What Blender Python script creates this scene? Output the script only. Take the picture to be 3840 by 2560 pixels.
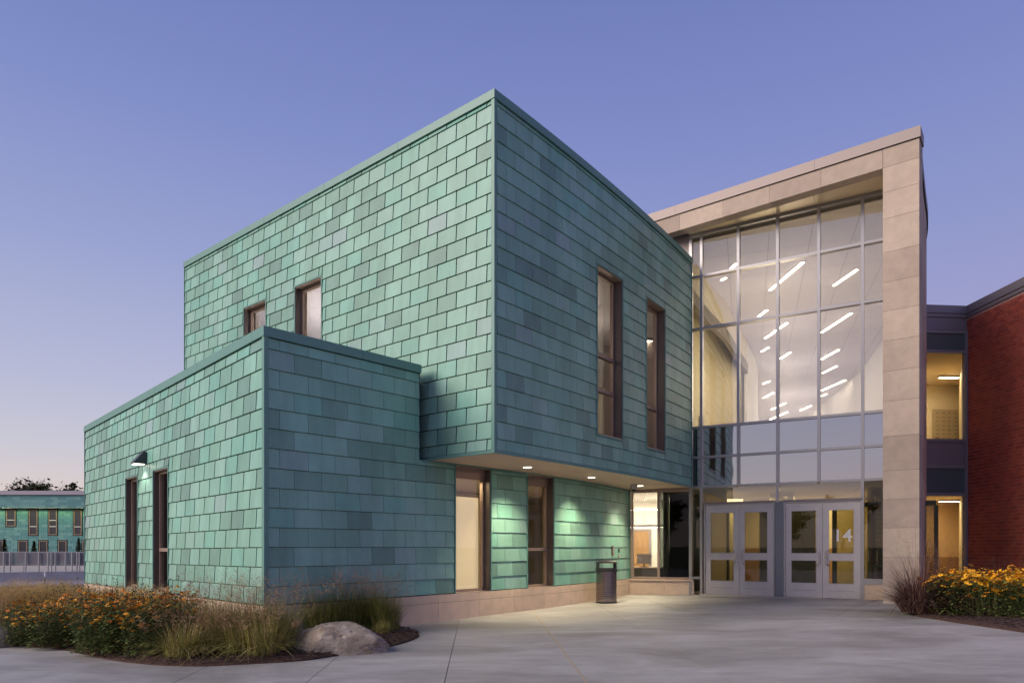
import bpy, bmesh, math, random
from mathutils import Vector, Matrix
random.seed(7)
R = math.radians
for o in list(bpy.data.objects): bpy.data.objects.remove(o)
S = bpy.context.scene
COL = S.collection
E = 1.40                                    # eye height
# ---------------------------------------------------------------- camera
cd = bpy.data.cameras.new('camera'); cam = bpy.data.objects.new('camera', cd); COL.objects.link(cam)
cam.location = (0, 0, E); cam.rotation_euler = (R(90), 0, 0)
cd.sensor_width = 36; cd.lens = 24; cd.shift_y = 770/3840; cd.clip_end = 3000; cd.clip_start = .1
S.camera = cam
# ---------------------------------------------------------------- sky, sun, exposure
W_ = bpy.data.worlds.new('World'); S.world = W_; W_.use_nodes = True
nt = W_.node_tree; nt.nodes.clear()
def N(t, **k):
    n = nt.nodes.new(t)
    for a, b in k.items(): setattr(n, a, b)
    return n
def s2l(c): return tuple(((v/255+.055)/1.055)**2.4 if v > 10 else v/255/12.92 for v in c)
tc = N('ShaderNodeTexCoord'); sep = N('ShaderNodeSeparateXYZ'); nt.links.new(tc.outputs['Generated'], sep.inputs[0])
asn = N('ShaderNodeMath', operation='ARCSINE'); nt.links.new(sep.outputs['Z'], asn.inputs[0])
mr = N('ShaderNodeMapRange'); mr.inputs['From Min'].default_value = 0; mr.inputs['From Max'].default_value = math.pi/2
nt.links.new(asn.outputs[0], mr.inputs['Value'])
cold = [(0, (190,166,186)), (5, (188,169,194)), (12, (169,165,204)), (21, (147,155,205)), (30, (128,141,199)), (39, (112,126,187)), (60, (88,103,171)), (90, (75,90,159))]
warm = [(0, (238,210,188)), (3, (225,209,202)), (7, (204,202,214)), (12, (184,188,216)), (21, (155,165,210)), (30, (131,145,202)), (39, (114,128,188)), (60, (88,103,171)), (90, (75,90,159))]
def ramp(st):
    r = N('ShaderNodeValToRGB'); cr = r.color_ramp
    cr.elements[0].position = 0; cr.elements[0].color = (*s2l(st[0][1]), 1)
    cr.elements[1].position = 1; cr.elements[1].color = (*s2l(st[-1][1]), 1)
    for e, c in st[1:-1]:
        x = cr.elements.new(e/90); x.color = (*s2l(c), 1)
    nt.links.new(mr.outputs[0], r.inputs[0]); return r
rc, rw = ramp(cold), ramp(warm)
# azimuth: warmer towards where the sun has set (left)
az = N('ShaderNodeVectorMath', operation='DOT_PRODUCT'); az.inputs[1].default_value = (-.94, .25, 0)
nt.links.new(tc.outputs['Generated'], az.inputs[0])
azr = N('ShaderNodeMapRange'); azr.inputs['From Min'].default_value = -.45; azr.inputs['From Max'].default_value = .75
azr.interpolation_type = 'SMOOTHSTEP'
nt.links.new(az.outputs['Value'], azr.inputs['Value'])
mx = N('ShaderNodeMixRGB'); nt.links.new(azr.outputs[0], mx.inputs[0]); nt.links.new(rc.outputs[0], mx.inputs[1]); nt.links.new(rw.outputs[0], mx.inputs[2])
bg = N('ShaderNodeBackground'); bg.inputs['Strength'].default_value = .80
nt.links.new(mx.outputs[0], bg.inputs[0]); out = N('ShaderNodeOutputWorld'); nt.links.new(bg.outputs[0], out.inputs[0])
sd = bpy.data.lights.new('sun', 'SUN'); sun = bpy.data.objects.new('sun', sd); COL.objects.link(sun)
sd.energy = 2.8; sd.angle = R(34); sd.color = (1, .87, .74)
SUN_FROM = Vector((-.84, -.34, .50)).normalized()
sun.rotation_euler = SUN_FROM.to_track_quat('Z', 'Y').to_euler()
S.view_settings.view_transform = 'Standard'; S.view_settings.look = 'None'
S.view_settings.exposure = .30; S.view_settings.gamma = 1; S.view_settings.use_curve_mapping = False
S.render.engine = 'CYCLES'
S.cycles.max_bounces = 10; S.cycles.transparent_max_bounces = 24; S.cycles.sample_clamp_indirect = 4

# ---------------------------------------------------------------- materials
MC = {}
def mat(name, col, rough=.6, metal=0, noise=.0, nscale=3., bump=0, bscale=40., emit=None, estr=1, col2=None, stretch=None, spec=.5, coat=0):
    if name in MC: return MC[name]
    m = bpy.data.materials.new(name); m.use_nodes = True; t = m.node_tree; b = t.nodes['Principled BSDF']
    b.inputs['Base Color'].default_value = (*col, 1); b.inputs['Roughness'].default_value = rough; b.inputs['Metallic'].default_value = metal
    b.inputs['Specular IOR Level'].default_value = spec; b.inputs['Coat Weight'].default_value = coat
    if noise or bump:
        g = t.nodes.new('ShaderNodeNewGeometry'); mp = t.nodes.new('ShaderNodeMapping')
        mp.inputs['Scale'].default_value = stretch or (1, 1, 1); t.links.new(g.outputs['Position'], mp.inputs[0])
    if noise:
        n = t.nodes.new('ShaderNodeTexNoise'); n.inputs['Scale'].default_value = nscale; n.inputs['Detail'].default_value = 7; n.inputs['Roughness'].default_value = .62
        t.links.new(mp.outputs[0], n.inputs[0])
        r = t.nodes.new('ShaderNodeValToRGB'); r.color_ramp.elements[0].position = .3; r.color_ramp.elements[1].position = .7
        c2 = col2 or tuple(min(1, c*(1+noise)) for c in col); c1 = tuple(c*(1-noise) for c in col) if not col2 else col
        r.color_ramp.elements[0].color = (*c1, 1); r.color_ramp.elements[1].color = (*c2, 1)
        t.links.new(n.outputs[0], r.inputs[0]); t.links.new(r.outputs[0], b.inputs['Base Color'])
    if bump:
        n2 = t.nodes.new('ShaderNodeTexNoise'); n2.inputs['Scale'].default_value = bscale; n2.inputs['Detail'].default_value = 6
        t.links.new(mp.outputs[0], n2.inputs[0])
        bp = t.nodes.new('ShaderNodeBump'); bp.inputs['Strength'].default_value = bump; bp.inputs['Distance'].default_value = .01
        t.links.new(n2.outputs[0], bp.inputs['Height']); t.links.new(bp.outputs[0], b.inputs['Normal'])
    if emit:
        b.inputs['Emission Color'].default_value = (*emit, 1); b.inputs['Emission Strength'].default_value = estr
    MC[name] = m; return m
def glassmat(name, tint=(.9, .93, .9), refl=.22, rough=0., wav=.0):
    m = bpy.data.materials.new(name); m.use_nodes = True; t = m.node_tree; t.nodes.clear()
    o = t.nodes.new('ShaderNodeOutputMaterial'); mixs = t.nodes.new('ShaderNodeMixShader')
    tr = t.nodes.new('ShaderNodeBsdfTransparent'); tr.inputs[0].default_value = (*tint, 1)
    gl = t.nodes.new('ShaderNodeBsdfGlossy'); gl.inputs['Roughness'].default_value = rough; gl.inputs[0].default_value = (1, 1, 1, 1)
    lw = t.nodes.new('ShaderNodeLayerWeight'); lw.inputs['Blend'].default_value = .5
    pw = t.nodes.new('ShaderNodeMath'); pw.operation = 'POWER'; pw.inputs[1].default_value = 4.5; t.links.new(lw.outputs['Facing'], pw.inputs[0])
    ma = t.nodes.new('ShaderNodeMath'); ma.operation = 'MULTIPLY_ADD'; ma.inputs[1].default_value = .75; ma.inputs[2].default_value = refl/2+.01
    t.links.new(pw.outputs[0], ma.inputs[0]); t.links.new(ma.outputs[0], mixs.inputs[0])
    t.links.new(tr.outputs[0], mixs.inputs[1]); t.links.new(gl.outputs[0], mixs.inputs[2]); t.links.new(mixs.outputs[0], o.inputs[0])
    if wav:
        g = t.nodes.new('ShaderNodeNewGeometry'); n = t.nodes.new('ShaderNodeTexNoise'); n.inputs['Scale'].default_value = 1.3; n.inputs['Detail'].default_value = 1
        t.links.new(g.outputs['Position'], n.inputs[0]); bp = t.nodes.new('ShaderNodeBump'); bp.inputs['Strength'].default_value = wav; bp.inputs['Distance'].default_value = .02
        t.links.new(n.outputs[0], bp.inputs['Height']); t.links.new(bp.outputs[0], gl.inputs['Normal'])
    return m
GLASS = glassmat('clear_glass', tint=(.84,.84,.80), refl=.28, wav=.06)
DGLASS = glassmat('door_glass', tint=(.86,.86,.78), refl=.05)
WGLASS = glassmat('window_glass', tint=(.82, .82, .8), refl=.10)
def spandrel():
    m = mat('spandrel_glass', (.012, .016, .022), rough=.03, spec=.5)
    t = m.node_tree; b = t.nodes['Principled BSDF']; b.inputs['Specular IOR Level'].default_value = 1; b.inputs['IOR'].default_value = 3.1
    g = t.nodes.new('ShaderNodeNewGeometry'); n = t.nodes.new('ShaderNodeTexNoise'); n.inputs['Scale'].default_value = 1.6; n.inputs['Detail'].default_value = 1
    t.links.new(g.outputs['Position'], n.inputs[0]); bp = t.nodes.new('ShaderNodeBump'); bp.inputs['Strength'].default_value = .10; bp.inputs['Distance'].default_value = .02
    t.links.new(n.outputs[0], bp.inputs['Height']); t.links.new(bp.outputs[0], b.inputs['Normal'])
    return m
SPAN = spandrel()
TINTS = [tuple(v*k for v, k in zip(c, (.80, .98, .97))) for c in [(.270,.425,.345), (.295,.450,.370), (.250,.395,.315), (.315,.450,.385), (.225,.350,.285), (.245,.435,.355), (.310,.405,.370), (.330,.410,.395), (.205,.310,.260), (.300,.465,.390)]]
TW = [10, 10, 9, 7, 5, 8, 1.2, .8, 4, 6]
def shingle_mat(i):
    c = TINTS[i]
    return mat('patina_shingle_%d' % i, c, rough=.42, noise=.09, nscale=5, bump=.18, bscale=60, stretch=(1, 1, .35), spec=.35)
def mottle(m, lo, hi, sc, st=(1, 1, 1)):
    """broad, slow weathering laid over a material's own colour"""
    t = m.node_tree; b = t.nodes['Principled BSDF']; src = b.inputs['Base Color'].links[0].from_socket
    g = t.nodes.new('ShaderNodeNewGeometry'); mp = t.nodes.new('ShaderNodeMapping'); mp.inputs['Scale'].default_value = st; t.links.new(g.outputs['Position'], mp.inputs[0])
    n = t.nodes.new('ShaderNodeTexNoise'); n.inputs['Scale'].default_value = sc; n.inputs['Detail'].default_value = 4; t.links.new(mp.outputs[0], n.inputs[0])
    r = t.nodes.new('ShaderNodeMapRange'); r.inputs['From Min'].default_value = .3; r.inputs['From Max'].default_value = .7; r.inputs['To Min'].default_value = lo; r.inputs['To Max'].default_value = hi; t.links.new(n.outputs[0], r.inputs['Value'])
    x = t.nodes.new('ShaderNodeMixRGB'); x.blend_type = 'MULTIPLY'; x.inputs[0].default_value = 1; t.links.new(src, x.inputs[1]); t.links.new(r.outputs[0], x.inputs[2]); t.links.new(x.outputs[0], b.inputs['Base Color']); return m
SH = [mottle(shingle_mat(i), .86, 1.12, 1.4, (1, 1, .28)) for i in range(len(TINTS))]
TRIM = mat('green_trim', (.125, .275, .235), rough=.45, noise=.05, nscale=4)
BACK = mat('dark_membrane', (.012, .014, .015), rough=.9)
STONE = [mat('limestone_%d' % i, c, rough=.75, noise=.09, nscale=5, bump=.45, bscale=45) for i, c in enumerate([(.51,.405,.320), (.47,.37,.295), (.55,.435,.345), (.43,.335,.27)])]
STONE = [mottle(m, .90, 1.06, .9) for m in STONE]
BASE = [mat('base_stone_%d' % i, c, rough=.7, noise=.10, nscale=4, bump=.25, bscale=60) for i, c in enumerate([(.68,.52,.38), (.64,.49,.36), (.71,.54,.40)])]
JOINT = mat('joint_mortar', (.20, .16, .14), rough=.9)
ALU = mat('aluminium', (.42, .40, .40), rough=.35, metal=.75)
ALUD = mat('door_aluminium', (.56, .52, .51), rough=.4, metal=.3, noise=.05, nscale=6)
DKALU = mat('grey_post_metal', (.20, .21, .24), rough=.4, metal=.4)
STEEL = mat('brushed_steel', (.62, .60, .57), rough=.25, metal=1)
BRONZE = mat('bronze_frame', (.13, .105, .095), rough=.42, metal=.35)
BRONZE2 = mat('light_bronze_frame', (.36, .265, .21), rough=.42, metal=.35)
COPM = mat('champagne_coping', (.30, .245, .23), rough=.55, metal=.35)
GREYM = mat('grey_metal_panel', (.25, .225, .25), rough=.45, metal=.1)
DKM = mat('dark_coping', (.10, .095, .10), rough=.4, metal=.4)
SOFM = mat('soffit_metal', (.66, .53, .36), rough=.38, metal=.25)
SOFP = mat('soffit_plaster', (.70, .52, .39), rough=.7, noise=.04, nscale=2)
CREAM = mat('cream_wall', (.68, .60, .46), rough=.7)
WHITE = mat('white_wall', (.78, .75, .72), rough=.6)
CEIL = mat('ceiling_white', (.74, .70, .74), rough=.7)
CEILJ = mat('ceiling_joint', (.42, .40, .42), rough=.8)
YEL = mat('hall_yellow_wall', (.66, .56, .33), rough=.55)
WOOD = mat('wood_panel', (.36, .20, .085), rough=.45, noise=.2, nscale=6, stretch=(4, 4, .4))
OLIVE = mat('olive_frame', (.060, .062, .028), rough=.4, metal=.2)
FLOORI = mat('hall_floor', (.32, .25, .17), rough=.35)
CARPET = mat('dark_floor', (.10, .09, .08), rough=.8)
SPB = mat('teal_spandrel', (.10, .15, .16), rough=.12, spec=.8)
BLACKP = mat('black_plastic', (.03, .025, .03), rough=.4)
BRICKS = [mat('red_brick_%d' % i, c, rough=.75, noise=.12, nscale=9, bump=.3, bscale=90) for i, c in enumerate([(.50,.105,.066), (.42,.072,.042), (.50,.098,.056), (.37,.068,.044), (.45,.092,.054)])]
MORT = mat('brick_mortar', (.52, .33, .29), rough=.9)
BLIND = mat('roller_blind', (.80, .68, .48), rough=.8, emit=(1, .76, .46), estr=.62)  # emission paints in the room light that would shine through the cloth

# ---------------------------------------------------------------- object helpers
def props(o, label=None, cat=None, group=None, kind=None):
    if label: o['label'] = label
    if cat: o['category'] = cat
    if group: o['group'] = group
    if kind: o['kind'] = kind
    return o
def thing(name, loc, label, cat, group=None, rz=0):
    o = bpy.data.objects.new(name, None); COL.objects.link(o); o.location = loc; o.rotation_euler = (0, 0, rz); o.empty_display_size = .2
    return props(o, label, cat, group)
def link(name, me, parent=None, loc=None, rz=None):
    """world-space placement even when parented (parents are only moved/rotated before children come)"""
    o = bpy.data.objects.new(name, me); COL.objects.link(o)
    if parent:
        o.parent = parent
        o.matrix_parent_inverse = Matrix.Identity(4)
        M = Matrix.Translation(loc or (0, 0, 0)) @ Matrix.Rotation(rz or 0, 4, 'Z')
        P = WM[parent.name] if parent.name in WM else wmat(parent)
        o.matrix_local = P.inverted() @ M
        WM[o.name] = M
    else:
        if loc: o.location = loc
        if rz: o.rotation_euler = (0, 0, rz)
        WM[o.name] = Matrix.Translation(loc or (0, 0, 0)) @ Matrix.Rotation(rz or 0, 4, 'Z')
    return o
WM = {}
def wmat(o):
    M = Matrix.Translation(o.location) @ Matrix.Rotation(o.rotation_euler.z, 4, 'Z')
    return M
class MB:
    def __init__(s): s.v = []; s.f = []; s.m = []; s.mats = []
    def mi(s, m):
        if m not in s.mats: s.mats.append(m)
        return s.mats.index(m)
    def add(s, vs, fs, m):
        b = len(s.v); s.v += [tuple(v) for v in vs]; k = s.mi(m)
        for f in fs: s.f.append([b+i for i in f]); s.m.append(k)
    def box(s, a, b, m, M=None):
        x0, y0, z0 = a; x1, y1, z1 = b
        vs = [(x0,y0,z0),(x1,y0,z0),(x1,y1,z0),(x0,y1,z0),(x0,y0,z1),(x1,y0,z1),(x1,y1,z1),(x0,y1,z1)]
        if M: vs = [M @ Vector(v) for v in vs]
        s.add(vs, [(0,3,2,1),(4,5,6,7),(0,1,5,4),(1,2,6,5),(2,3,7,6),(3,0,4,7)], m)
    def tube(s, pts, rs, m, n=8, cap=True):
        rings = []
        pts = [Vector(p) for p in pts]
        if not isinstance(rs, (list, tuple)): rs = [rs]*len(pts)
        vs = []; fs = []
        for i, p in enumerate(pts):
            d = (pts[min(i+1, len(pts)-1)]-pts[max(i-1, 0)]).normalized()
            a = d.orthogonal().normalized() if i == 0 else (a-d*a.dot(d)).normalized()
            b = d.cross(a)
            for k in range(n):
                t = 2*math.pi*k/n; vs.append(p+(a*math.cos(t)+b*math.sin(t))*rs[i])
        for i in range(len(pts)-1):
            for k in range(n):
                fs.append((i*n+k, i*n+(k+1) % n, (i+1)*n+(k+1) % n, (i+1)*n+k))
        if cap: fs += [tuple(range(n-1, -1, -1)), tuple(range((len(pts)-1)*n, len(pts)*n))]
        s.add(vs, fs, m)
    def lathe(s, prof, m, n=32, c=(0, 0), close=True):
        vs = [(c[0]+r*math.cos(2*math.pi*k/n), c[1]+r*math.sin(2*math.pi*k/n), z) for r, z in prof for k in range(n)]
        fs = [(i*n+k, i*n+(k+1) % n, (i+1)*n+(k+1) % n, (i+1)*n+k) for i in range(len(prof)-1) for k in range(n)]
        if close: fs += [tuple(range(n-1, -1, -1)), tuple(range((len(prof)-1)*n, len(prof)*n))]
        s.add(vs, fs, m)
    def mesh(s, name, smooth=False):
        me = bpy.data.meshes.new(name); me.from_pydata(s.v, [], s.f)
        for m in s.mats: me.materials.append(m)
        me.polygons.foreach_set('material_index', s.m)
        if smooth: me.polygons.foreach_set('use_smooth', [True]*len(s.f))
        me.update(); return me
    def build(s, name, parent=None, loc=None, rz=None, smooth=False):
        return link(name, s.mesh(name, smooth), parent, loc, rz)
# ---------------------------------------------------------------- walls in plan
class Wall:
    """a plan line from left to right as seen from outside; u = metres along it"""
    def __init__(s, pts):
        s.p = [Vector(p) for p in pts]; s.u = [0]
        for a, b in zip(s.p, s.p[1:]): s.u.append(s.u[-1]+(b-a).length)
        s.L = s.u[-1]
    def at(s, u, off=0):
        i = 0
        while i < len(s.u)-2 and u > s.u[i+1]: i += 1
        a, b = s.p[i], s.p[i+1]; t = (b-a).normalized(); q = a+t*(u-s.u[i]); n = Vector((t.y, -t.x))
        return q+n*off, t, n
    def frame(s, u0, u1):
        a, b = s.at(u0)[0], s.at(u1)[0]; t = (b-a).normalized(); return (a+b)/2, t, Vector((t.y, -t.x)), (b-a).length
    def upx(s, px):                       # where the sight line through a column of the photograph meets the wall
        k = (px-1920)/2560
        for i, (a, b) in enumerate(zip(s.p, s.p[1:])):
            d = b-a; den = d.x-k*d.y
            if abs(den) < 1e-9: continue
            t = (k*a.y-a.x)/den
            if -.001 <= t <= 1.001: return s.u[i]+t*d.length
        a, b = s.p[-2], s.p[-1]; d = b-a; t = (k*a.y-a.x)/(d.x-k*d.y); return s.u[-2]+t*d.length
def skin(mb, w, z0, z1, holes, off, m, step=.8, flip=False, zf=None):
    us = {0, w.L}
    for h in holes: us |= {h[0], h[1]}
    us |= set(w.u); us = sorted(us); uu = []
    for a, b in zip(us, us[1:]):
        if b-a < 1e-4: continue
        uu.append(a)
    uu.append(w.L)
    zs = sorted({z0, z1} | {z for h in holes for z in (h[2], h[3]) if z0 < z < z1})
    for a, b in zip(uu, uu[1:]):
        for c, d in zip(zs, zs[1:]):
            mu, mz = (a+b)/2, (c+d)/2
            if any(h[0] < mu < h[1] and h[2] < mz < h[3] for h in holes): continue
            A = w.at(a+1e-5, off)[0]; B = w.at(b-1e-5, off)[0]
            s = (lambda u: zf(u)) if zf else (lambda u: 0)
            vs = [(A.x, A.y, c+s(a)), (B.x, B.y, c+s(b)), (B.x, B.y, d+s(b)), (A.x, A.y, d+s(a))]
            mb.add(vs, [(0,1,2,3)], m)
def band(name, w, z0, z1, o0, o1, m, parent, u0=0, u1=None, zf=None, miter0=0, miter1=0):
    """a solid strip following the wall between offsets o0 (back) and o1 (front)"""
    u1 = w.L if u1 is None else u1; us = [u0]+[u for u in w.u if u0+1e-3 < u < u1-1e-3]+[u1]; vs = []; fs = []
    for i, u in enumerate(us):
        p, t, n = w.at(min(max(u, 1e-5), w.L-1e-5) if 0 <= u <= w.L else u)
        if 0 < i < len(us)-1:
            n2 = w.at(u+1e-3)[2]; n = (w.at(u-1e-3)[2]+n2).normalized()
        e0 = miter0 if i == 0 else (-miter1 if i == len(us)-1 else 0)
        for o, z in ((o0, z0), (o1, z0), (o1, z1), (o0, z1)):
            q = p+n*o-t*(e0*(o-o0))
            vs.append((q.x, q.y, z+(zf(u) if zf else 0)))
    for i in range(len(us)-1):
        a, b = 4*i, 4*i+4
        for k in range(4): fs.append((a+k, b+k, b+(k+1) % 4, a+(k+1) % 4))
    fs += [(0,1,2,3), tuple(len(vs)-1-k for k in range(4))]
    mb = MB(); mb.add(vs, fs, m); return mb.build(name, parent)
def cut(r, holes):
    out = [r]
    for h in holes:
        nx = []
        for (a, b, c, d) in out:
            if h[0] >= b or h[1] <= a or h[2] >= d or h[3] <= c: nx.append((a, b, c, d)); continue
            if h[0] > a: nx.append((a, h[0], c, d))
            if h[1] < b: nx.append((h[1], b, c, d))
            a2, b2 = max(a, h[0]), min(b, h[1])
            if h[3] < d: nx.append((a2, b2, h[3], d))
            if h[2] > c: nx.append((a2, b2, c, h[2]))
        out = nx
    return [r for r in out if r[1]-r[0] > .02 and r[3]-r[2] > .03]
ROW, TWID = .305, .492
def tiles(w, z0, z1, lines0, joint0, holes, gap, u0, u1, zf=None, side=0, anchor_right=True):
    """list of shingle rectangles: row lines at lines0 + k*ROW; joints at joint0 (from the right end)"""
    recs = []
    k = math.floor((z0-lines0)/ROW); i = 0
    while lines0+k*ROW < z1-.01:
        a, b = max(z0, lines0+k*ROW), min(z1, lines0+(k+1)*ROW)
        if b-a > .03:
            j = u1-joint0-(TWID/2 if k % 2 else 0)
            while j < u1: j += TWID
            while j > u0:
                l, r = max(u0, j-TWID), min(u1, j)
                if r-l > .03:
                    for (p, q, c, d) in cut((l, r, a, b), holes):
                        recs.append((w, p, q, c, d, gap, zf, side))
                j -= TWID
        k += 1
    return recs
tile_cache = {}
def tile_mesh(wd, ht, gap, var, side):
    key = (round(wd, 3), round(ht, 3), gap, var, side)
    if key in tile_cache: return tile_cache[key]
    x0, x1 = -wd/2+gap/2, wd/2-gap/2; h0, h1 = -ht/2+(.005 if gap > .01 else .003), ht/2-(.008 if gap > .01 else .005)
    pl, pr = (.0, side) if side >= 0 else (-side, 0)
    vs = [(x0, -.002, h0), (x1, -.002, h0), (x1, -.002, h1), (x0, -.002, h1),
          (x0, -.028-pl, h0), (x1, -.028-pr, h0), (x1, -.010-pr, h1), (x0, -.010-pl, h1)]
    mb = MB(); mb.add(vs, [(0,1,2,3), (4,7,6,5), (0,4,5,1), (1,5,6,2), (2,6,7,3), (3,7,4,0)], SH[var])
    me = mb.mesh('shingle'); tile_cache[key] = me; return me
def place_tiles(recs, parent, rng, name='shingle', limit=300):
    out = []
    for (w, a, b, c, d, gap, zf, side) in recs:
        P, t, n, L = w.frame(a, b); z = (c+d)/2+(zf((a+b)/2) if zf else 0)
        dist = math.hypot(P.x, P.y); px = abs(t.x*P.y-t.y*P.x)*L/P.y**2 if P.y > 0 else 0
        vis = 1 if -P.x*n.x-P.y*n.y > 0 else 0
        inf = 1 if abs(P.x/P.y) < .75 else 0
        out.append((vis*inf*px*(d-c)/P.y, P, t, L, d-c, z, gap, side, rng.choices(range(len(TINTS)), TW)[0]))
    out.sort(key=lambda r: -r[0]); rest = MB()
    for i, (sz, P, t, L, ht, z, gap, side, var) in enumerate(out):
        rz = math.atan2(t.y, t.x)
        if i < limit: link(name, tile_mesh(L, ht, gap, var, side), parent, (P.x, P.y, z), rz)
        else:
            me = tile_mesh(L, ht, gap, var, side); M = Matrix.Translation((P.x, P.y, z)) @ Matrix.Rotation(rz, 4, 'Z')
            rest.add([M @ v.co for v in me.vertices], [tuple(p.vertices) for p in me.polygons], SH[var])
    if rest.v: props(rest.build('remaining_'+name+'s', parent), kind='stuff')
def rect_frame(mb, x0, x1, z0, z1, t, y0, y1, m):
    mb.box((x0, y0, z0), (x0+t, y1, z1), m); mb.box((x1-t, y0, z0), (x1, y1, z1), m)
    mb.box((x0+t, y0, z0), (x1-t, y1, z0+t), m); mb.box((x0+t, y0, z1-t), (x1-t, y1, z1), m)
def window(parent, w, u0, u1, z0, z1, splits=(), depth=.22, zf=None, blind=None, glass=None, label=None, head=0):
    P, t, n, L = w.frame(u0, u1); rz = math.atan2(t.y, t.x); dz = zf((u0+u1)/2) if zf else 0
    x0, x1 = -L/2, L/2
    mb = MB()                                   # reveal: four plates lining the opening
    mb.box((x0, -.012, z0), (x0+.02, depth, z1), BRONZE); mb.box((x1-.02, -.012, z0), (x1, depth, z1), BRONZE)
    mb.box((x0+.02, -.012, z1-.02), (x1-.02, depth, z1), BRONZE2); mb.box((x0+.02, -.03, z0), (x1-.02, depth, z0+.025), BRONZE2)
    win = mb.build('window', parent, (P.x, P.y, dz), rz)
    if label: win['label'] = label
    tm = MB()
    for a, b in (((x0-.03, -.034, z0-.03), (x0, .0, z1+.03)), ((x1, -.034, z0-.03), (x1+.03, 0, z1+.03)), ((x0, -.034, z1), (x1, 0, z1+.03)), ((x0, -.034, z0-.03), (x1, 0, z0))):
        tm.box(a, b, TRIM)
    tm.build('trim', win, (P.x, P.y, dz), rz)
    fb = MB(); fx0, fx1, fz0, fz1 = x0+.02, x1-.02, z0+.025, z1-.02-head
    if head: fb.box((fx0, depth-.03, fz1), (fx1, depth+.05, z1-.02), BRONZE2); fb.box((fx0, depth-.045, fz1+head*.45), (fx1, depth-.03, fz1+head*.6), BRONZE2)
    rect_frame(fb, fx0, fx1, fz0, fz1, .05, depth-.02, depth+.06, BRONZE2)
    zs = [fz0+.05]+[s for s in splits]+[fz1-.05]
    for s in splits: fb.box((fx0+.05, depth-.03, s-.035), (fx1-.05, depth+.06, s+.035), BRONZE2)
    fb.build('frame', win, (P.x, P.y, dz), rz)
    for i, (a, b) in enumerate(zip(zs, zs[1:])):
        a2, b2 = a+(.035 if i else 0), b-(.035 if i < len(zs)-2 else 0)
        g = MB(); g.box((fx0+.05, depth+.02, a2), (fx1-.05, depth+.028, b2), glass or WGLASS); g.build('pane', win, (P.x, P.y, dz), rz)
    if blind:
        g = MB(); g.box((fx0+.06, depth+.10, z0+.05), (fx1-.06, depth+.105, blind), BLIND); g.build('blind', win, (P.x, P.y, dz), rz)
    return win
Z = lambda rel: rel+E
G = lambda x: .005+.0133*max(-14, min(16, x))

# ================================================================ plan of the walls
BL = Wall([(-9.11, 19.02), (-.31, 11.85)])
BR = Wall([(-.31+d, 11.85+1.17*d+.0286*d*d) for d in [5.23*i/16 for i in range(17)]])
LL = Wall([(-11.68, 18.70), (-3.787, 10.47)])
def cat(P, n=5):
    P = [Vector(p) for p in P]; Q = [P[0]*2-P[1]]+P+[P[-1]*2-P[-2]]; out = []
    for i in range(1, len(Q)-2):
        for k in range(n):
            t = k/n; a, b, c, d = Q[i-1:i+3]
            out.append(.5*((2*b)+(c-a)*t+(2*a-5*b+4*c-d)*t*t+(3*b-a-3*c+d)*t**3))
    return out+[P[-1]]
LW = Wall(cat([(-3.787, 10.47), (-2.593, 11.74), (-1.13, 13.36), (.316, 15.02), (.963, 15.80), (2.2, 17.55), (3.37, 19.55)], 4))
zLL = lambda u: -.085*(1-u/LL.L)
TOP, SOF = Z(7.915), Z(1.641)
LTOP, LBOT = Z(3.376), Z(-.903)

# ================================================================ setting: ground
def terr(x, y):
    z = G(x)-.05
    k = max(0, min(1, (y-20)/18)) * max(0, min(1, (-x-7)/6)); k = k*k*(3-2*k)
    z -= .95*k
    return z
xs = [-1500, -600, -250, -120, -80]+[-60+3*i for i in range(19)]+[-4, -2, 0, 4, 8, 12, 16, 20, 30, 50, 100, 250, 600, 1500]
ys = [-1500, -500, -200, -100, -60, -40, -20, -10, -5, 0, 5, 8, 10, 12, 14, 16, 18, 20, 22, 24, 26, 28, 30, 32, 34, 36, 38, 42, 50, 60, 80, 100, 150, 300, 700, 1500]
mb = MB(); vs = [(x, y, terr(x, y)) for y in ys for x in xs]; nx = len(xs)
GRASSG = mat('lawn', (.050, .060, .022), rough=.9, noise=.35, nscale=1.2, bump=.6, bscale=60)
mb.add(vs, [(j*nx+i, j*nx+i+1, (j+1)*nx+i+1, (j+1)*nx+i) for j in range(len(ys)-1) for i in range(nx-1)], GRASSG)
props(mb.build('ground'), kind='structure')
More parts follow.
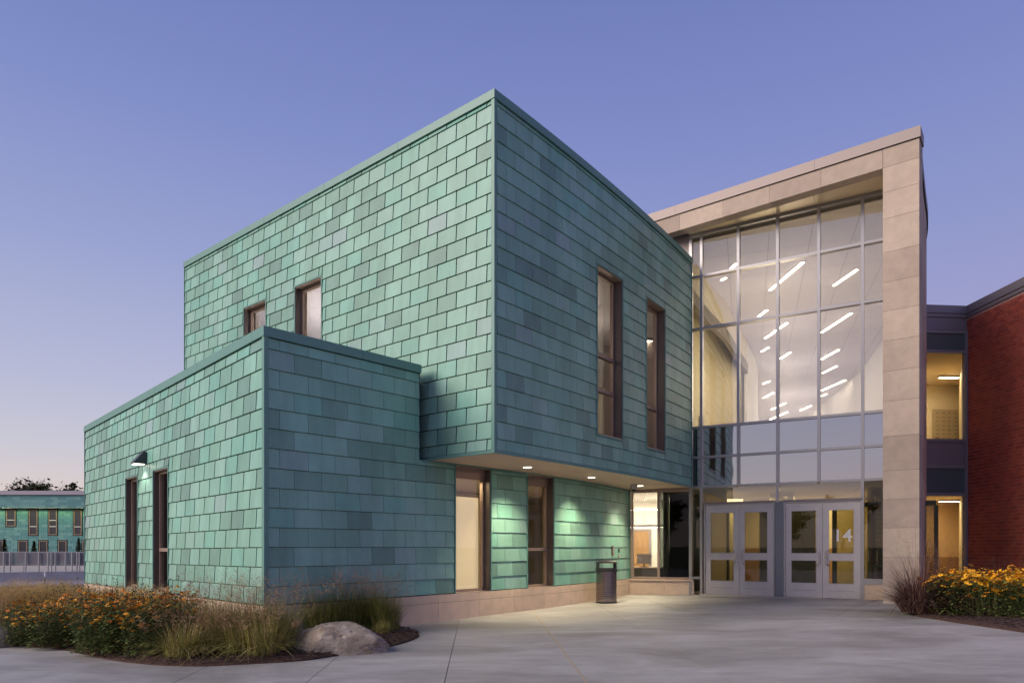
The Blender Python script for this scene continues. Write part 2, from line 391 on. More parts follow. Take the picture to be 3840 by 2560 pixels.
# concrete paving, cut into slabs by its joints
CONC = mat('concrete', (.43, .41, .41), rough=.68, noise=.5, nscale=1.0, bump=.14, bscale=120)
def concrete():
    m = CONC; t = m.node_tree; b = t.nodes['Principled BSDF']
    for n in list(t.nodes):
        if n.type == 'VALTORGB' or (n.type == 'TEX_NOISE'): t.nodes.remove(n)
    for n in list(t.nodes):
        if n.type == 'BUMP': t.nodes.remove(n)
    g = t.nodes.new('ShaderNodeNewGeometry')
    def noise(sc, det, st=(1,1,1), dist=0):
        mp = t.nodes.new('ShaderNodeMapping'); mp.inputs['Scale'].default_value = st; mp.inputs['Rotation'].default_value = (0, 0, .35); t.links.new(g.outputs['Position'], mp.inputs[0])
        n = t.nodes.new('ShaderNodeTexNoise'); n.inputs['Scale'].default_value = sc; n.inputs['Detail'].default_value = det; n.inputs['Distortion'].default_value = dist; n.inputs['Roughness'].default_value = .6
        t.links.new(mp.outputs[0], n.inputs[0]); return n
    n1 = noise(.45, 6, (1, 1.8, 1), .6); n2 = noise(2.2, 8, (1, 3, 1), .4); n3 = noise(30, 6, (1, 4, 1))
    r1 = t.nodes.new('ShaderNodeValToRGB'); r1.color_ramp.elements[0].position = .33; r1.color_ramp.elements[1].position = .64
    r1.color_ramp.elements[0].color = (.235, .222, .200, 1); r1.color_ramp.elements[1].color = (.400, .383, .365, 1)
    t.links.new(n1.outputs[0], r1.inputs[0])
    def mul(a, n, lo, hi):
        r = t.nodes.new('ShaderNodeMapRange'); r.inputs['From Min'].default_value = .3; r.inputs['From Max'].default_value = .7; r.inputs['To Min'].default_value = lo; r.inputs['To Max'].default_value = hi
        t.links.new(n.outputs[0], r.inputs['Value']); x = t.nodes.new('ShaderNodeMixRGB'); x.blend_type = 'MULTIPLY'; x.inputs[0].default_value = 1
        t.links.new(a, x.inputs[1]); t.links.new(r.outputs[0], x.inputs[2]); return x.outputs[0]
    c = mul(r1.outputs[0], n2, .84, 1.12); c = mul(c, n3, .93, 1.06)
    t.links.new(c, b.inputs['Base Color'])
    bp = t.nodes.new('ShaderNodeBump'); bp.inputs['Strength'].default_value = .25; bp.inputs['Distance'].default_value = .004; t.links.new(n3.outputs[0], bp.inputs['Height']); t.links.new(bp.outputs[0], b.inputs['Normal'])
    rr = t.nodes.new('ShaderNodeMapRange'); rr.inputs['To Min'].default_value = .45; rr.inputs['To Max'].default_value = .75; t.links.new(n2.outputs[0], rr.inputs['Value']); t.links.new(rr.outputs[0], b.inputs['Roughness'])
concrete()
def gp(px, py, rel=-1.395):                 # pixel of the photograph -> point of the tilted ground plane
    k = (px-1920)/2560; y = 1.395/((py-2050)/2560+.0133*k); return Vector((k*y, y))
cells = [[Vector(p) for p in ((-16, -6), (15, -6), (15, 21), (-16, 21))]]
def split(cells, A, B, keep=None):
    d = (B-A).normalized(); n = Vector((-d.y, d.x)); out = []
    for c in cells:
        s = [(p-A).dot(n) for p in c]
        if min(s) > -.05 or max(s) < .05 or (keep and not keep(sum(c, Vector((0, 0)))/len(c))): out.append(c); continue
        for sg in (1, -1):
            q = []
            for i in range(len(c)):
                a, b, sa, sb = c[i], c[(i+1) % len(c)], s[i]*sg, s[(i+1) % len(c)]*sg
                if sa >= 0: q.append(a)
                if sa*sb < 0: q.append(a+(b-a)*(sa/(sa-sb)))
            if len(q) > 2: out.append(q)
    return out
TAN = (gp(1994, 2284), gp(2200, 2555))
cells = split(cells, *TAN)
cells = split(cells, gp(1723.5, 2318), gp(1666, 2560))
cells = split(cells, gp(3129, 2293), gp(3840, 2418), lambda c: c.x > 1.5)
cells = split(cells, gp(1270, 2457), gp(1145, 2560), lambda c: c.x < -.9)
cells = split(cells, gp(774, 2499), gp(646, 2560), lambda c: c.x < -1.5)
cells = split(cells, gp(2261, 2277.6), gp(2754, 2560), lambda c: c.x > 0)
cells = split(cells, gp(2470, 2260.6), gp(3282, 2560), lambda c: c.x > 1)
cells = split(cells, gp(2300, 2395), gp(3200, 2460), lambda c: c.x > .5)
cells = split(cells, Vector((-16, 5.0)), Vector((15, 4.4)))
cells = split(cells, Vector((-16, 0)), Vector((15, 0)))
pav = props(bpy.data.objects.new('pavement', None), kind='structure'); COL.objects.link(pav)
mb = MB(); mb.add([(-16,-6,G(-14)-.03), (15,-6,G(15)-.03), (15,21,G(15)-.03), (-16,21,G(-14)-.03)], [(0,1,2,3)], JOINT); mb.build('slab_bedding', pav)
for c in cells:
    ctr = sum(c, Vector((0, 0)))/len(c); q = []
    n = len(c)
    for i in range(n):                      # inset by 4 mm
        a, b, d = c[i-1], c[i], c[(i+1) % n]; e1 = (b-a).normalized(); e2 = (d-b).normalized()
        m = Vector((-e1.y, e1.x))+Vector((-e2.y, e2.x)); m /= max(.3, (1+e1.dot(e2)))
        q.append(b+m*.0045)
    mb = MB(); mb.add([(p.x, p.y, G(p.x)) for p in q]+[(p.x, p.y, G(p.x)-.06) for p in q], [tuple(range(n))]+[(i, i+n, (i+1) % n+n, (i+1) % n) for i in range(n)], CONC)
    mb.build('slab', pav)
SEAL = mat('joint_sealant', (.42, .33, .20), rough=.7)
mb = MB(); pts = [gp(1994, 2284), gp(2021, 2318), gp(2068, 2379), gp(2122, 2453), gp(2200, 2558), gp(2330, 2790)]
for a, b in zip(pts, pts[1:]):
    d = (b-a).normalized(); n = Vector((-d.y, d.x))*.010
    mb.add([(p.x, p.y, G(p.x)+.003) for p in (a-n, b-n, b+n, a+n)], [(0,1,2,3)], SEAL)
mb.build('sealed_joint', pav)
# threshold plate along the doors comes with the hall

# ================================================================ the tall shingled block
rng = random.Random(3)
tall = thing('tall_block', (-.31, 11.85, 0), 'tall two-storey block clad in pale green shingles, overhanging the entrance path', 'building')
kBL = lambda px: BL.upx(px)
hBL = [(BL.L-8.20, BL.L-7.21, Z(3.55), Z(5.93)), (BL.L-5.98, BL.L-4.98, Z(3.55), Z(5.93))]
hBR = [(BR.upx(2237), BR.upx(2331), Z(2.39), Z(5.97)), (BR.upx(2422), BR.upx(2491), Z(2.38), Z(5.96))]
CT = TOP-.15
mb = MB(); skin(mb, BL, SOF, CT, hBL, 0, BACK); skin(mb, BR, SOF, CT, hBR, 0, BACK)
mb.build('wall', tall)
mb = MB(); skin(mb, BL, SOF+.1, CT, hBL, -.29, CREAM); skin(mb, BR, SOF+.1, CT, hBR, -.29, CREAM)
mb.build('inner_wall', tall)
LINE = Z(0.18*ROW)
holes2 = lambda hs: [(a-.032, b+.032, c-.032, d+.032) for a, b, c, d in hs]
recs = tiles(BL, SOF+.045, CT-.01, LINE, .36, holes2(hBL), .021, .035, BL.L-.035, side=.004)
recs += tiles(BR, SOF+.045, CT-.01, LINE, BR.L-.11-TWID*40, holes2(hBR), .007, .035, BR.L-.05, side=0)
place_tiles(recs, tall, rng)
band('bottom_trim', BL, SOF-.01, SOF+.043, 0, .030, TRIM, tall)
band('bottom_trim', BR, SOF-.01, SOF+.043, 0, .030, TRIM, tall)
# corner trim
def corner_trim(parent, p, n1, n2, z0, z1, name='corner_trim'):
    mb = MB(); a = 0.032
    o = Vector(p)
    c = o+n1*a+n2*a
    t1 = Vector((-n1.y, n1.x)); 
    q = [o, o+n1*a-n2*0.0, c, o+n2*a]
    # strip legs along each face
    d1, d2 = n2, n1
    P = [o-d1*.04+n1*.0, o-d1*.04+n1*a, o+d1*a*0+n1*a+n2*a, o-d2*.04+n2*a, o-d2*.04]
    vs = [(v.x, v.y, z0) for v in P]+[(v.x, v.y, z1) for v in P]; n = len(P)
    mb.add(vs, [tuple(range(n)), tuple(range(2*n-1, n-1, -1))]+[(i, (i+1) % n, (i+1) % n+n, i+n) for i in range(n)], TRIM)
    mb.build(name, parent)
nBL = BL.at(1)[2]; nBR0 = BR.at(.05)[2]
corner_trim(tall, (-.31, 11.85), nBL, nBR0, SOF-.01, CT)
e, t_, n_ = BR.at(BR.L-1e-4)
band('end_trim', BR, SOF-.01, CT, 0, .035, TRIM, tall, BR.L-.045, BR.L)
band('end_trim', BL, SOF-.01, CT, 0, .035, TRIM, tall, 0, .03)
# coping in lengths
def coping(w, z0, z1, parent, step, o=.045, back=-.4, first=0, zf=None, m=TRIM, m0=0, m1=0, name='coping'):
    u = 0; cuts = [0]
    x = first
    while x < w.L-.4:
        if x > .4: cuts.append(x)
        x += step
    cuts.append(w.L)
    for i, (a, b) in enumerate(zip(cuts, cuts[1:])):
        band(name, w, z0, z1, back, o, m, parent, a+(.003 if i else -.0), b-(.003 if i < len(cuts)-2 else 0), zf)
coping(BL, CT, TOP, tall, 2.4, first=1.7, name='coping')
coping(BR, CT, TOP, tall, 2.4, first=2.3)
c_ = Vector((-.31, 11.85)); cc = [c_, c_+nBR0*.045, c_+(nBL+nBR0)*.045, c_+nBL*.045]
mb = MB(); mb.add([(p.x, p.y, CT) for p in cc]+[(p.x, p.y, TOP) for p in cc], [(0,1,2,3),(7,6,5,4),(0,1,5,4),(1,2,6,5),(2,3,7,6),(3,0,4,7)], TRIM); mb.build('coping_corner', tall)
# roof, soffit, floors and ceilings inside
far1 = BL.at(0)[0]; far2 = BR.at(BR.L)[0]
back = [Vector((far2.x+.1, far2.y+.3)), Vector((3.6, 27)), Vector((far1.x+7, far1.y+8.5)), far1]
brp = [BR.at(u)[0] for u in BR.u]
def poly_at(name, pts, z, m, parent, thick=.02):
    mb = MB(); n = len(pts); mb.add([(p.x, p.y, z) for p in pts]+[(p.x, p.y, z+thick) for p in pts], [tuple(range(n-1, -1, -1)), tuple(range(n, 2*n))]+[(i, (i+1) % n, (i+1) % n+n, i+n) for i in range(n)], m); return mb.build(name, parent)
outline = brp+back
poly_at('roof', outline, CT-.12, DKM, tall, .04)
inset = [BR.at(u, -.3)[0] for u in BR.u[1:-1]]+[Vector((4.3, 19.2)), Vector((3.4, 26)), Vector((-4, 26)), BL.at(.4, -.3)[0], BL.at(BL.L-.5, -.3)[0]]
poly_at('ceiling', inset, Z(5.98), CEIL, tall)
poly_at('floor', inset, Z(1.95), CARPET, tall)
mb = MB(); bl = [BL.at(.4, -.3)[0], Vector((-4, 26)), Vector((3.4, 26)), Vector((4.3, 19.2))]
for a, b in zip(bl, bl[1:]): mb.add([(a.x, a.y, Z(1.9)), (b.x, b.y, Z(1.9)), (b.x, b.y, Z(6)), (a.x, a.y, Z(6))], [(0,1,2,3)], CREAM)
# partition parallel to the windows
p1, p2 = BR.at(1.5, -3.2)[0], BR.at(BR.L, -3.2)[0]
mb.add([(p1.x, p1.y, Z(1.96)), (p2.x, p2.y, Z(1.96)), (p2.x, p2.y, Z(5.97)), (p1.x, p1.y, Z(5.97))], [(0,1,2,3)], WHITE)
mb.build('room_wall', tall)
# end wall of the block (toward the hall) and far side
mb = MB()
for a, b in ((far2+Vector((.0, .0)), Vector((3.6, 27))), (Vector((3.6, 27)), back[2]), (back[2], far1)):
    mb.add([(a.x, a.y, SOF), (b.x, b.y, SOF), (b.x, b.y, CT), (a.x, a.y, CT)], [(0,1,2,3)], TRIM)
mb.build('rear_wall', tall)
# plaster soffit of the overhang
sofp = [BL.at(BL.L*(1-.17))[0]]+[Vector((-.31, 11.85))]+brp[1:]+[Vector((4.9, 19.2)), Vector((3.3, 19.75))]+[LW.at(LW.L*k/10, -.06)[0] for k in range(9, 3, -1)]
poly_at('soffit', sofp, SOF-.006, SOFP, tall, .05)
for i, h in enumerate(hBL):
    window(tall, BL, *h, depth=.15, label=('narrow upper window nearest the left end, half hidden by the low roof', 'taller-looking upper window above the low roof')[i])
window(tall, BR, *hBR[0], splits=(Z(3.42), Z(4.18)), label='tall upper window nearer the block corner', depth=.2)
window(tall, BR, *hBR[1], splits=(Z(3.45),), label='tall upper window nearer the glass hall', depth=.2)

# ================================================================ the low shingled wing
low = thing('low_wing', (-3.787, 10.47, 0), 'low single-storey wing clad in pale green shingles, in front of the tall block', 'building')
hLL = [(LL.upx(476), LL.upx(520), LBOT+.02, Z(1.63)), (LL.upx(579.3), LL.upx(634.8), LBOT+.02, Z(1.63))]
hLW = [(LW.upx(1706), LW.upx(1837), LBOT-.02, SOF-.03), (LW.upx(1976), LW.upx(2073), LBOT-.02, SOF-.03)]
uC = LW.upx(1575)                     # where the tall block's wall takes over above the soffit
LCT = LTOP-.15
hid = [(uC, LW.L+1, SOF, LTOP+1)]
mb = MB(); skin(mb, LL, LBOT, LCT, hLL, 0, BACK, zf=zLL); skin(mb, LW, LBOT, LCT, hLW+hid, 0, BACK); mb.build('wall', low)
mb = MB(); skin(mb, LL, 0, LCT, hLL, -.29, CREAM); skin(mb, LW, 0, SOF, hLW, -.29, CREAM); mb.build('inner_wall', low)
rng = random.Random(11)
L0 = Z(0)-.003
recs = tiles(LL, LBOT+.01, LCT-.01, L0, .48, holes2(hLL), .021, .035, LL.L-.035, zf=zLL, side=.004)
LU = [(0, 0)]
recs += tiles(LW, LBOT+.01, LCT-.01, L0, LW.L-.26-TWID*40, holes2(hLW)+[(uC-.03, LW.L+1, SOF-.02, LTOP+1)], .006, .035, LW.L-.03)
place_tiles(recs, low, rng)
for h in hLL: window(low, LL, *h, splits=(Z(-.02),) if h is hLL[1] else (), zf=zLL, depth=.10, label='tall dark window right of the wall lamp' if h is hLL[1] else 'tall dark window left of the wall lamp')
window(low, LW, *hLW[0], depth=.16, blind=SOF-.62, head=.16, label='tall window with a lowered cream blind'); window(low, LW, *hLW[1], splits=(Z(-.05),), depth=.16, head=.16, label='two-pane window right of the narrow shingled pier')
nLL = LL.at(1)[2]; nLW = LW.at(.05)[2]
corner_trim(low, (-3.787, 10.47), nLL, nLW, LBOT-.005, LCT)
coping(LL, LCT, LTOP, low, 2.4, first=1.4, zf=zLL)
for a, b in ((0, 1.75), (1.756, uC)): band('coping', LW, LCT, LTOP, -.4, .045, TRIM, low, a, b)
c_ = Vector((-3.787, 10.47)); cc = [c_, c_+nLW*.045, c_+(nLL+nLW)*.045, c_+nLL*.045]
mb = MB(); mb.add([(p.x, p.y, LCT) for p in cc]+[(p.x, p.y, LTOP) for p in cc], [(0,1,2,3),(7,6,5,4),(0,1,5,4),(1,2,6,5),(2,3,7,6),(3,0,4,7)], TRIM); mb.build('coping_corner', low)
band('end_trim', LL, LBOT-.085, LCT-.085, 0, .035, TRIM, low, -.0, .03)
band('top_trim', LW, SOF-.06, SOF-.012, 0, .03, TRIM, low, uC+.05, hLW[0][0]-.035)
band('top_trim', LW, SOF-.06, SOF-.012, 0, .03, TRIM, low, hLW[0][1]+.035, hLW[1][0]-.035)
band('top_trim', LW, SOF-.06, SOF-.012, 0, .03, TRIM, low, hLW[1][1]+.035, LW.L)
band('end_trim', LW, LBOT, SOF-.065, 0, .035, TRIM, low, LW.L-.03, LW.L)
rp = [LL.at(0)[0], Vector((-3.787, 10.47))]+[LW.at(u)[0] for u in LW.u if 0 < u < uC]+[LW.at(uC)[0], BL.at(BL.L-2.2, -.1)[0], BL.at(.3, -.1)[0], Vector((-9.5, 21))]
poly_at('roof', rp, LCT-.15, DKM, low, .04)
# inside of the wing
ip = [LL.at(.3, -.3)[0], LL.at(LL.L-.5, -.3)[0]]+[LW.at(u, -.3)[0] for u in LW.u[1:]]+[Vector((3.0, 24)), Vector((-8, 26))]
poly_at('ceiling', ip, Z(1.52), CEIL, low); poly_at('floor', ip, .02, FLOORI, low)
mb = MB(); q = [LL.at(.3, -.3)[0], Vector((-8, 26)), Vector((3.0, 24)), Vector((3.3, 19.8))]
for a, b in zip(q, q[1:]): mb.add([(a.x, a.y, 0), (b.x, b.y, 0), (b.x, b.y, Z(1.55)), (a.x, a.y, Z(1.55))], [(0,1,2,3)], WHITE)
a, b = LW.at(1.2, -3.4)[0], LW.at(LW.L, -3.4)[0]
mb.add([(a.x, a.y, 0), (b.x, b.y, 0), (b.x, b.y, Z(1.5)), (a.x, a.y, Z(1.5))], [(0,1,2,3)], CREAM)
mb.build('room_wall', low)
P, t, n = LW.at(LW.upx(2040)+.75, -3.32); rz = math.atan2(t.y, t.x)
mb = MB(); rect_frame(mb, -.5, .5, .05, 2.25, .07, -.02, .05, WOOD); mb.box((-.43, 0, .05), (.43, .04, 2.18), mat('blue_grey_door', (.16, .21, .33), rough=.5)); mb.build('inner_door', low, (P.x, P.y, 0), rz)

# stone base under both walls
def base_course(w, z0, z1, parent, joints, o, gapm=.006, u0=0, u1=None, back=-.1, zf=None):
    u1 = w.L if u1 is None else u1; c = [u0]+[j for j in joints if u0 < j < u1]+[u1]
    for i, (a, b) in enumerate(zip(c, c[1:])):
        band('base_stone', w, z0, z1, back, o, BASE[i % 3], parent, a+gapm/2, b-gapm/2, zf)
js = [LW.upx(p) for p in (1360, 1637, 1789, 1921, 2034, 2133, 2250)]
base_course(LW, LBOT-.155, LBOT-.006, low, js, .05); base_course(LW, -.15, LBOT-.162, low, [j+.0 for j in js], .052)
band('base_backing', LW, -.15, LBOT-.01, -.1, .042, JOINT, low)
js = [LL.L-1.3*i-1.1 for i in range(9)][::-1]
base_course(LL, LBOT-.155, LBOT-.006, low, js, .03, zf=zLL); base_course(LL, -.25, LBOT-.162, low, js, .032, zf=zLL)
band('base_backing', LL, -.25, LBOT-.01, -.1, .022, JOINT, low, zf=zLL)

# ================================================================ the glass entrance hall
hall = thing('entrance_hall', (8.8, 16.2, 0), 'tall glass entrance hall framed by beige stone, with two pairs of aluminium doors', 'building')
GD = Vector((1, -.593)).normalized(); GA = Vector((5.0, 19.0))
def gx(px): k = (px-1920)/2560; return (k*GA.y-GA.x)/(GD.x-k*GD.y)
GW = Wall([GA-GD*2.6, GA+GD*(gx(3303)+.35)])
U0 = 2.6; gu = lambda px: U0+gx(px)
V = [gu(p) for p in (2593, 2632, 2770, 2917, 3071, 3235)]; VR = gu(3303)+.3
H = dict(top=Z(8.64), m1=Z(7.46), m2=Z(6.015), m3=Z(3.297), m4=Z(2.468), m5=Z(1.65), head=Z(1.17))
GRZ = math.atan2(GD.y, GD.x); GO = GW.p[0]
def gbox(name, u0, u1, z0, z1, d0, d1, m, parent=hall):      # d = metres behind the glass plane
    mb = MB(); mb.box((u0, d0, z0), (u1, d1, z1), m); return mb.build(name, parent, (GO.x, GO.y, 0), GRZ)
fl = lambda u: G((GO+GD*u).x)
MW = .035
gbox('mullion', V[0]-.05, V[0]+.03, fl(V[0]), H['top'], -.075, .09, ALU)
for i, v in enumerate(V[1:]):
    bot = {1: fl(v), 2: H['m5'], 3: H['m5'], 4: H['m5'], 5: fl(v)}[i+1]
    if i+1 == 3: bot = H['head']
    gbox('mullion', v-MW, v+MW, bot, H['top'], -.075, .09, ALU)
edges = V+[VR]
def transom(z, u0, u1, h=.065): gbox('transom', u0, u1, z-h/2, z+h/2, -.066, .08, ALU)
for i, (a, b) in enumerate(zip(edges, edges[1:])):
    for k in ('top', 'm1', 'm2', 'm3', 'm4', 'm5'):
        if i in (2, 4) and False: continue
        transom(H[k]-(.03 if k == 'top' else 0), a+MW, b-MW if i < 5 else b)
def pane(i, z0, z1, m, a=None, b=None, nm='glass_pane'):
    a = edges[i]+MW if a is None else a; b = (edges[i+1]-MW if i < 5 else edges[6]) if b is None else b
    gbox(nm, a, b, z0+.033, z1-.033, -.006, .006, m)
for i in range(6):
    pane(i, H['m1'], H['top']-.03, GLASS); pane(i, H['m2'], H['m1'], GLASS); pane(i, H['m3'], H['m2'], GLASS)
    pane(i, H['m4'], H['m3'], SPAN, nm='spandrel_pane'); pane(i, H['m5'], H['m4'], SPAN, nm='spandrel_pane')
# floor-level bays
Zs = Z(-.85)
transom(Zs, V[0]+.03, V[1]-MW); pane(0, Zs, H['m5'], DGLASS)
transom(Z(-.81), V[5]+MW, VR); pane(5, Z(-.81), H['m5'], DGLASS)
def hstone(u0, u1, z0, z1, d0, d1, nm='base_stone', m=None): return gbox(nm, u0, u1, z0, z1, d0, d1, m or BASE[1])
# base below the little right bay
hstone(V[5]+MW, VR, fl(VR)-.1, Z(-.92), -.06, .1); gbox('sill', V[5]+MW, VR, Z(-.92)+.002, Z(-.845), -.075, .1, ALU)
# doors
def door(u0, u1, handle_right, z0, z1, label, number=False, lock=False):
    L = u1-u0; st = .135; mid = Z(-.25)
    mb = MB(); y0, y1 = -.03, .025
    mb.box((0, y0, z0), (st, y1, z1), ALUD); mb.box((L-st, y0, z0), (L, y1, z1), ALUD)
    mb.box((st, y0+.004, z1-.20), (L-st, y1, z1), ALUD); mb.box((st, y0+.004, z0), (L-st, y1, z0+.36), ALUD)
    mb.box((st, y0+.004, mid-.085), (L-st, y1, mid+.085), ALUD)
    mb.box((st, y0-.004, z0+.18), (L-st, y0+.004, z0+.186), DKALU)
    o = GO+GD*u0; d = mb.build('door', hall, (o.x, o.y, 0), GRZ); d['label'] = label
    for a, b in ((z0+.36, mid-.085), (mid+.085, z1-.20)):
        g = MB(); g.box((st, -.008, a), (L-st, .004, b), DGLASS); g.build('pane', d, (o.x, o.y, 0), GRZ)
        g = MB(); rect_frame(g, st-.002, L-st+.002, a-.002, b+.002, .014, y0-.003, y0+.002, ALU); g.build('glazing_bead', d, (o.x, o.y, 0), GRZ)
    hx = L-.075 if handle_right else .075; s = -1 if handle_right else 1
    g = MB(); yh = -.115; za, zb = mid-.20, mid+.16
    g.tube([(hx+s*.07, y0, zb), (hx+s*.06, -.09, zb), (hx+s*.03, yh, zb), (hx, yh, zb-.03), (hx, yh, za+.03), (hx+s*.03, yh, za), (hx+s*.06, -.09, za), (hx+s*.07, y0, za)][::1], .0125, STEEL, 8)
    g.build('handle', d, (o.x, o.y, 0), GRZ, smooth=True)
    if lock:
        g = MB(); g.tube([(hx-.0, y0, mid-.01), (hx-.0, y0-.012, mid-.01)], .02, STEEL, 14); g.build('lock', d, (o.x, o.y, 0), GRZ)
    if number:
        cu = bpy.data.curves.new('n', 'FONT'); cu.body = '14'; cu.size = .44; cu.extrude = .001; cu.align_x = 'CENTER'; cu.offset = .0035
        ob = bpy.data.objects.new('n', cu); COL.objects.link(ob); dg = bpy.context.evaluated_depsgraph_get()
        me = bpy.data.meshes.new_from_object(ob.evaluated_get(dg)); bpy.data.objects.remove(ob)
        me.transform(Matrix.Translation((L/2+.03, -.012, Z(.14))) @ Matrix.Rotation(R(90), 4, 'X')); me.materials.clear(); me.materials.append(mat('white_vinyl', (.85, .85, .83), rough=.6))
        link('number', me, d, (o.x, o.y, 0), GRZ)['label'] = 'white number 14 on the door glass'
TH = fl(V[3])+.012
for (pa, pb, pc, lbs, num) in ((2643, 2773, 2904, ('leftmost entrance door, handle on its right', 'second entrance door from the left, with a key lock'), False),
                          (2942, 3085, 3231, ('third entrance door from the left, handle on its right', 'rightmost entrance door with the number 14 on its glass'), True)):
    a, m_, b = gu(pa), gu(pc) and gu(pb), gu(pc)
    z0, z1 = TH+.01, H['head']
    door(a+.03, m_-.004, True, z0, z1-.035, lbs[0]); door(m_+.004, b-.03, False, z0, z1-.035, lbs[1], number=num, lock=True)
    gbox('door_frame', a-.012, a+.027, TH-.01, z1, -.06, .09, ALU); gbox('door_frame', b-.027, b+.012, TH-.01, z1, -.06, .09, ALU)
    gbox('door_head', a+.027, b-.027, z1-.032, z1+.0, -.06, .09, ALU)
    gbox('drip_rail', a-.02, b+.02, z1+.003, z1+.045, -.11, .09, COPM)
gbox('centre_post', gu(2906)+.012, gu(2941)-.014, TH-.01, H['head']+.03, -.05, .10, DKALU)
for i, j in ((1, 3), (3, 5)):
    gbox('glass_pane', V[i]+MW, V[j]-MW, H['head']+.048, H['m5']-.033, -.006, .006, GLASS)
gbox('threshold', V[1], V[5], fl(V[3])-.05, TH, -.35, .3, mat('threshold_stone', (.50, .44, .40), rough=.45))
# mat strip in front of the right bay
# office window left of the doors
OW = Wall([(3.385, 19.5), GA-GD*.06])
ORZ = math.atan2(OW.at(.1)[1].y, OW.at(.1)[1].x); OO = OW.p[0]
def obox(name, u0, u1, z0, z1, d0, d1, m, parent=hall):
    mb = MB(); mb.box((u0, d0, z0), (u1, d1, z1), m); return mb.build(name, parent, (OO.x, OO.y, 0), ORZ)
ou = lambda px: OW.upx(px)
SI = Z(-.905)
obox('mullion', .02, .09, SI, SOF-.02, -.06, .09, BRONZE2); um = ou(2470)
obox('mullion', um-.035, um+.035, SI, SOF-.02, -.06, .09, BRONZE2)
obox('transom', .09, um-.035, SOF-.10, SOF-.02, -.05, .08, BRONZE2); obox('transom', um+.035, OW.L-.0, SOF-.10, SOF-.02, -.05, .08, BRONZE2)
obox('transom', .09, um-.035, SI, SI+.06, -.05, .08, BRONZE2); obox('transom', um+.035, OW.L, SI, SI+.06, -.05, .08, BRONZE2)
obox('glass_pane', .09, um-.035, SI+.06, SOF-.10, 0, .01, glassmat('office_glass', refl=.05)); 
DKG = glassmat('dark_glass', tint=(.36, .40, .38), refl=.02, wav=.05)
obox('dark_glass_pane', um+.035, OW.L, SI+.06, SOF-.10, 0, .01, DKG)
obox('sill', .0, OW.L+.1, SI-.035, SI-.002, -.10, .05, BASE[2])
obox('base_stone', .0, .95, G(3.4)-.1, SI-.17, -.07, .05, BASE[0]); obox('base_stone', .956, OW.L+.12, G(3.4)-.1, SI-.17, -.07, .05, BASE[2])
obox('base_stone', .0, .95, SI-.165, SI-.038, -.068, .05, BASE[1]); obox('base_stone', .956, OW.L+.12, SI-.165, SI-.038, -.068, .05, BASE[0])
# header, pier and roof of the hall, in the stone-frame plane
FD = Vector((1, -.78)).normalized(); FP = Vector((8.47, 15.59))
FW = Wall([FP-FD*9.5, FP+FD*(.567*1.268)])
FRZ = math.atan2(FD.y, FD.x); FO = FW.p[0]; UP = 9.5
fu = lambda px: FW.upx(px)
def fbox(name, u0, u1, z0, z1, d0, d1, m, parent=hall):
    mb = MB(); mb.box((u0, d0, z0), (u1, d1, z1), m); return mb.build(name, parent, (FO.x, FO.y, 0), FRZ)
HB, HT, CTP = Z(8.64), Z(9.08), Z(9.33)
ZJ = [HB+.0]+[Z(v*.962) for v in (8.39, 7.765, 6.97, 6.26, 5.58, 4.87, 4.15, 3.44, 2.61, 1.80, 1.12, .45, -.24, -.94)]+[G(8.8)-.1]
PX1 = FW.L
fbox('pier_core', UP+.01, PX1-.02, G(9)-.1, HT-.01, .01, .5, JOINT)
rs = random.Random(5)
for a, b in zip(ZJ[1:], ZJ): fbox('stone_block', UP, PX1, a+.003, b-.003, 0, .52, rs.choice(STONE))
fbox('stone_block', UP+.003, PX1, HB+.003, HT, 0, .52, STONE[1])
hj = [0, 2.0]+[fu(2400+x/1.4258) for x in (212, 443, 693, 967)]+[UP-.003]
fbox('header_core', 0, UP-.01, HB+.01, HT-.01, .01, .3, JOINT)
for a, b in zip(hj, hj[1:]): fbox('stone_block', a+.003, b-.003, HB, HT, 0, .32, rs.choice(STONE))
for a, b in zip([0, fu(2400+192/1.4258), fu(2400+935/1.4258)], [fu(2400+192/1.4258), fu(2400+935/1.4258), PX1+.03]): fbox('coping', a+.002, b-.002, HT+.004, CTP, -.035, .5, COPM)
# metal soffit panels between header and glass
mb = None
jj = [3.6, 4.8]+[fu(2400+x/1.4258) for x in (232, 485, 688, 908)]+[UP+.01]
gj = [0.0, 1.2]+[gu(2400+x/1.4258) for x in (265, 517, 722, 943)]+[GW.L-.02]
for (a, b), (c, d) in zip(zip(jj, jj[1:]), zip(gj, gj[1:])):
    nf = Vector((-FD.y, FD.x))*.305
    A, B = FO+FD*(a+.004)+nf, FO+FD*(b-.004)+nf; C, D = GO+GD*(c+.004)+Vector((GD.y, -GD.x))*.08, GO+GD*(d-.004)+Vector((GD.y, -GD.x))*.08
    if (C-A).dot(nf) <= 0: continue
    if (D-B).dot(nf) < 0: D = B+nf*.01
    zz = HB+.01
    mb = MB(); q = [A, B, D, C]
    mb.add([(p.x, p.y, zz) for p in q]+[(p.x, p.y, zz+.02) for p in q], [(0,3,2,1),(4,5,6,7),(0,1,5,4),(1,2,6,5),(2,3,7,6),(3,0,4,7)], SOFM); mb.build('soffit_panel', hall)
gbox('side_panel', .0, V[0]-.055, SOF+.1, HB+.2, -.02, .04, COPM)
gbox('glazing_head', V[0]-.05, VR, H['top']+.002, H['top']+.08, -.05, .09, ALU)
# reveal between pier back and glass
fbox('pier_reveal', UP-.0, UP+.03, G(9)-.1, HB, .521, 1.1, STONE[1])
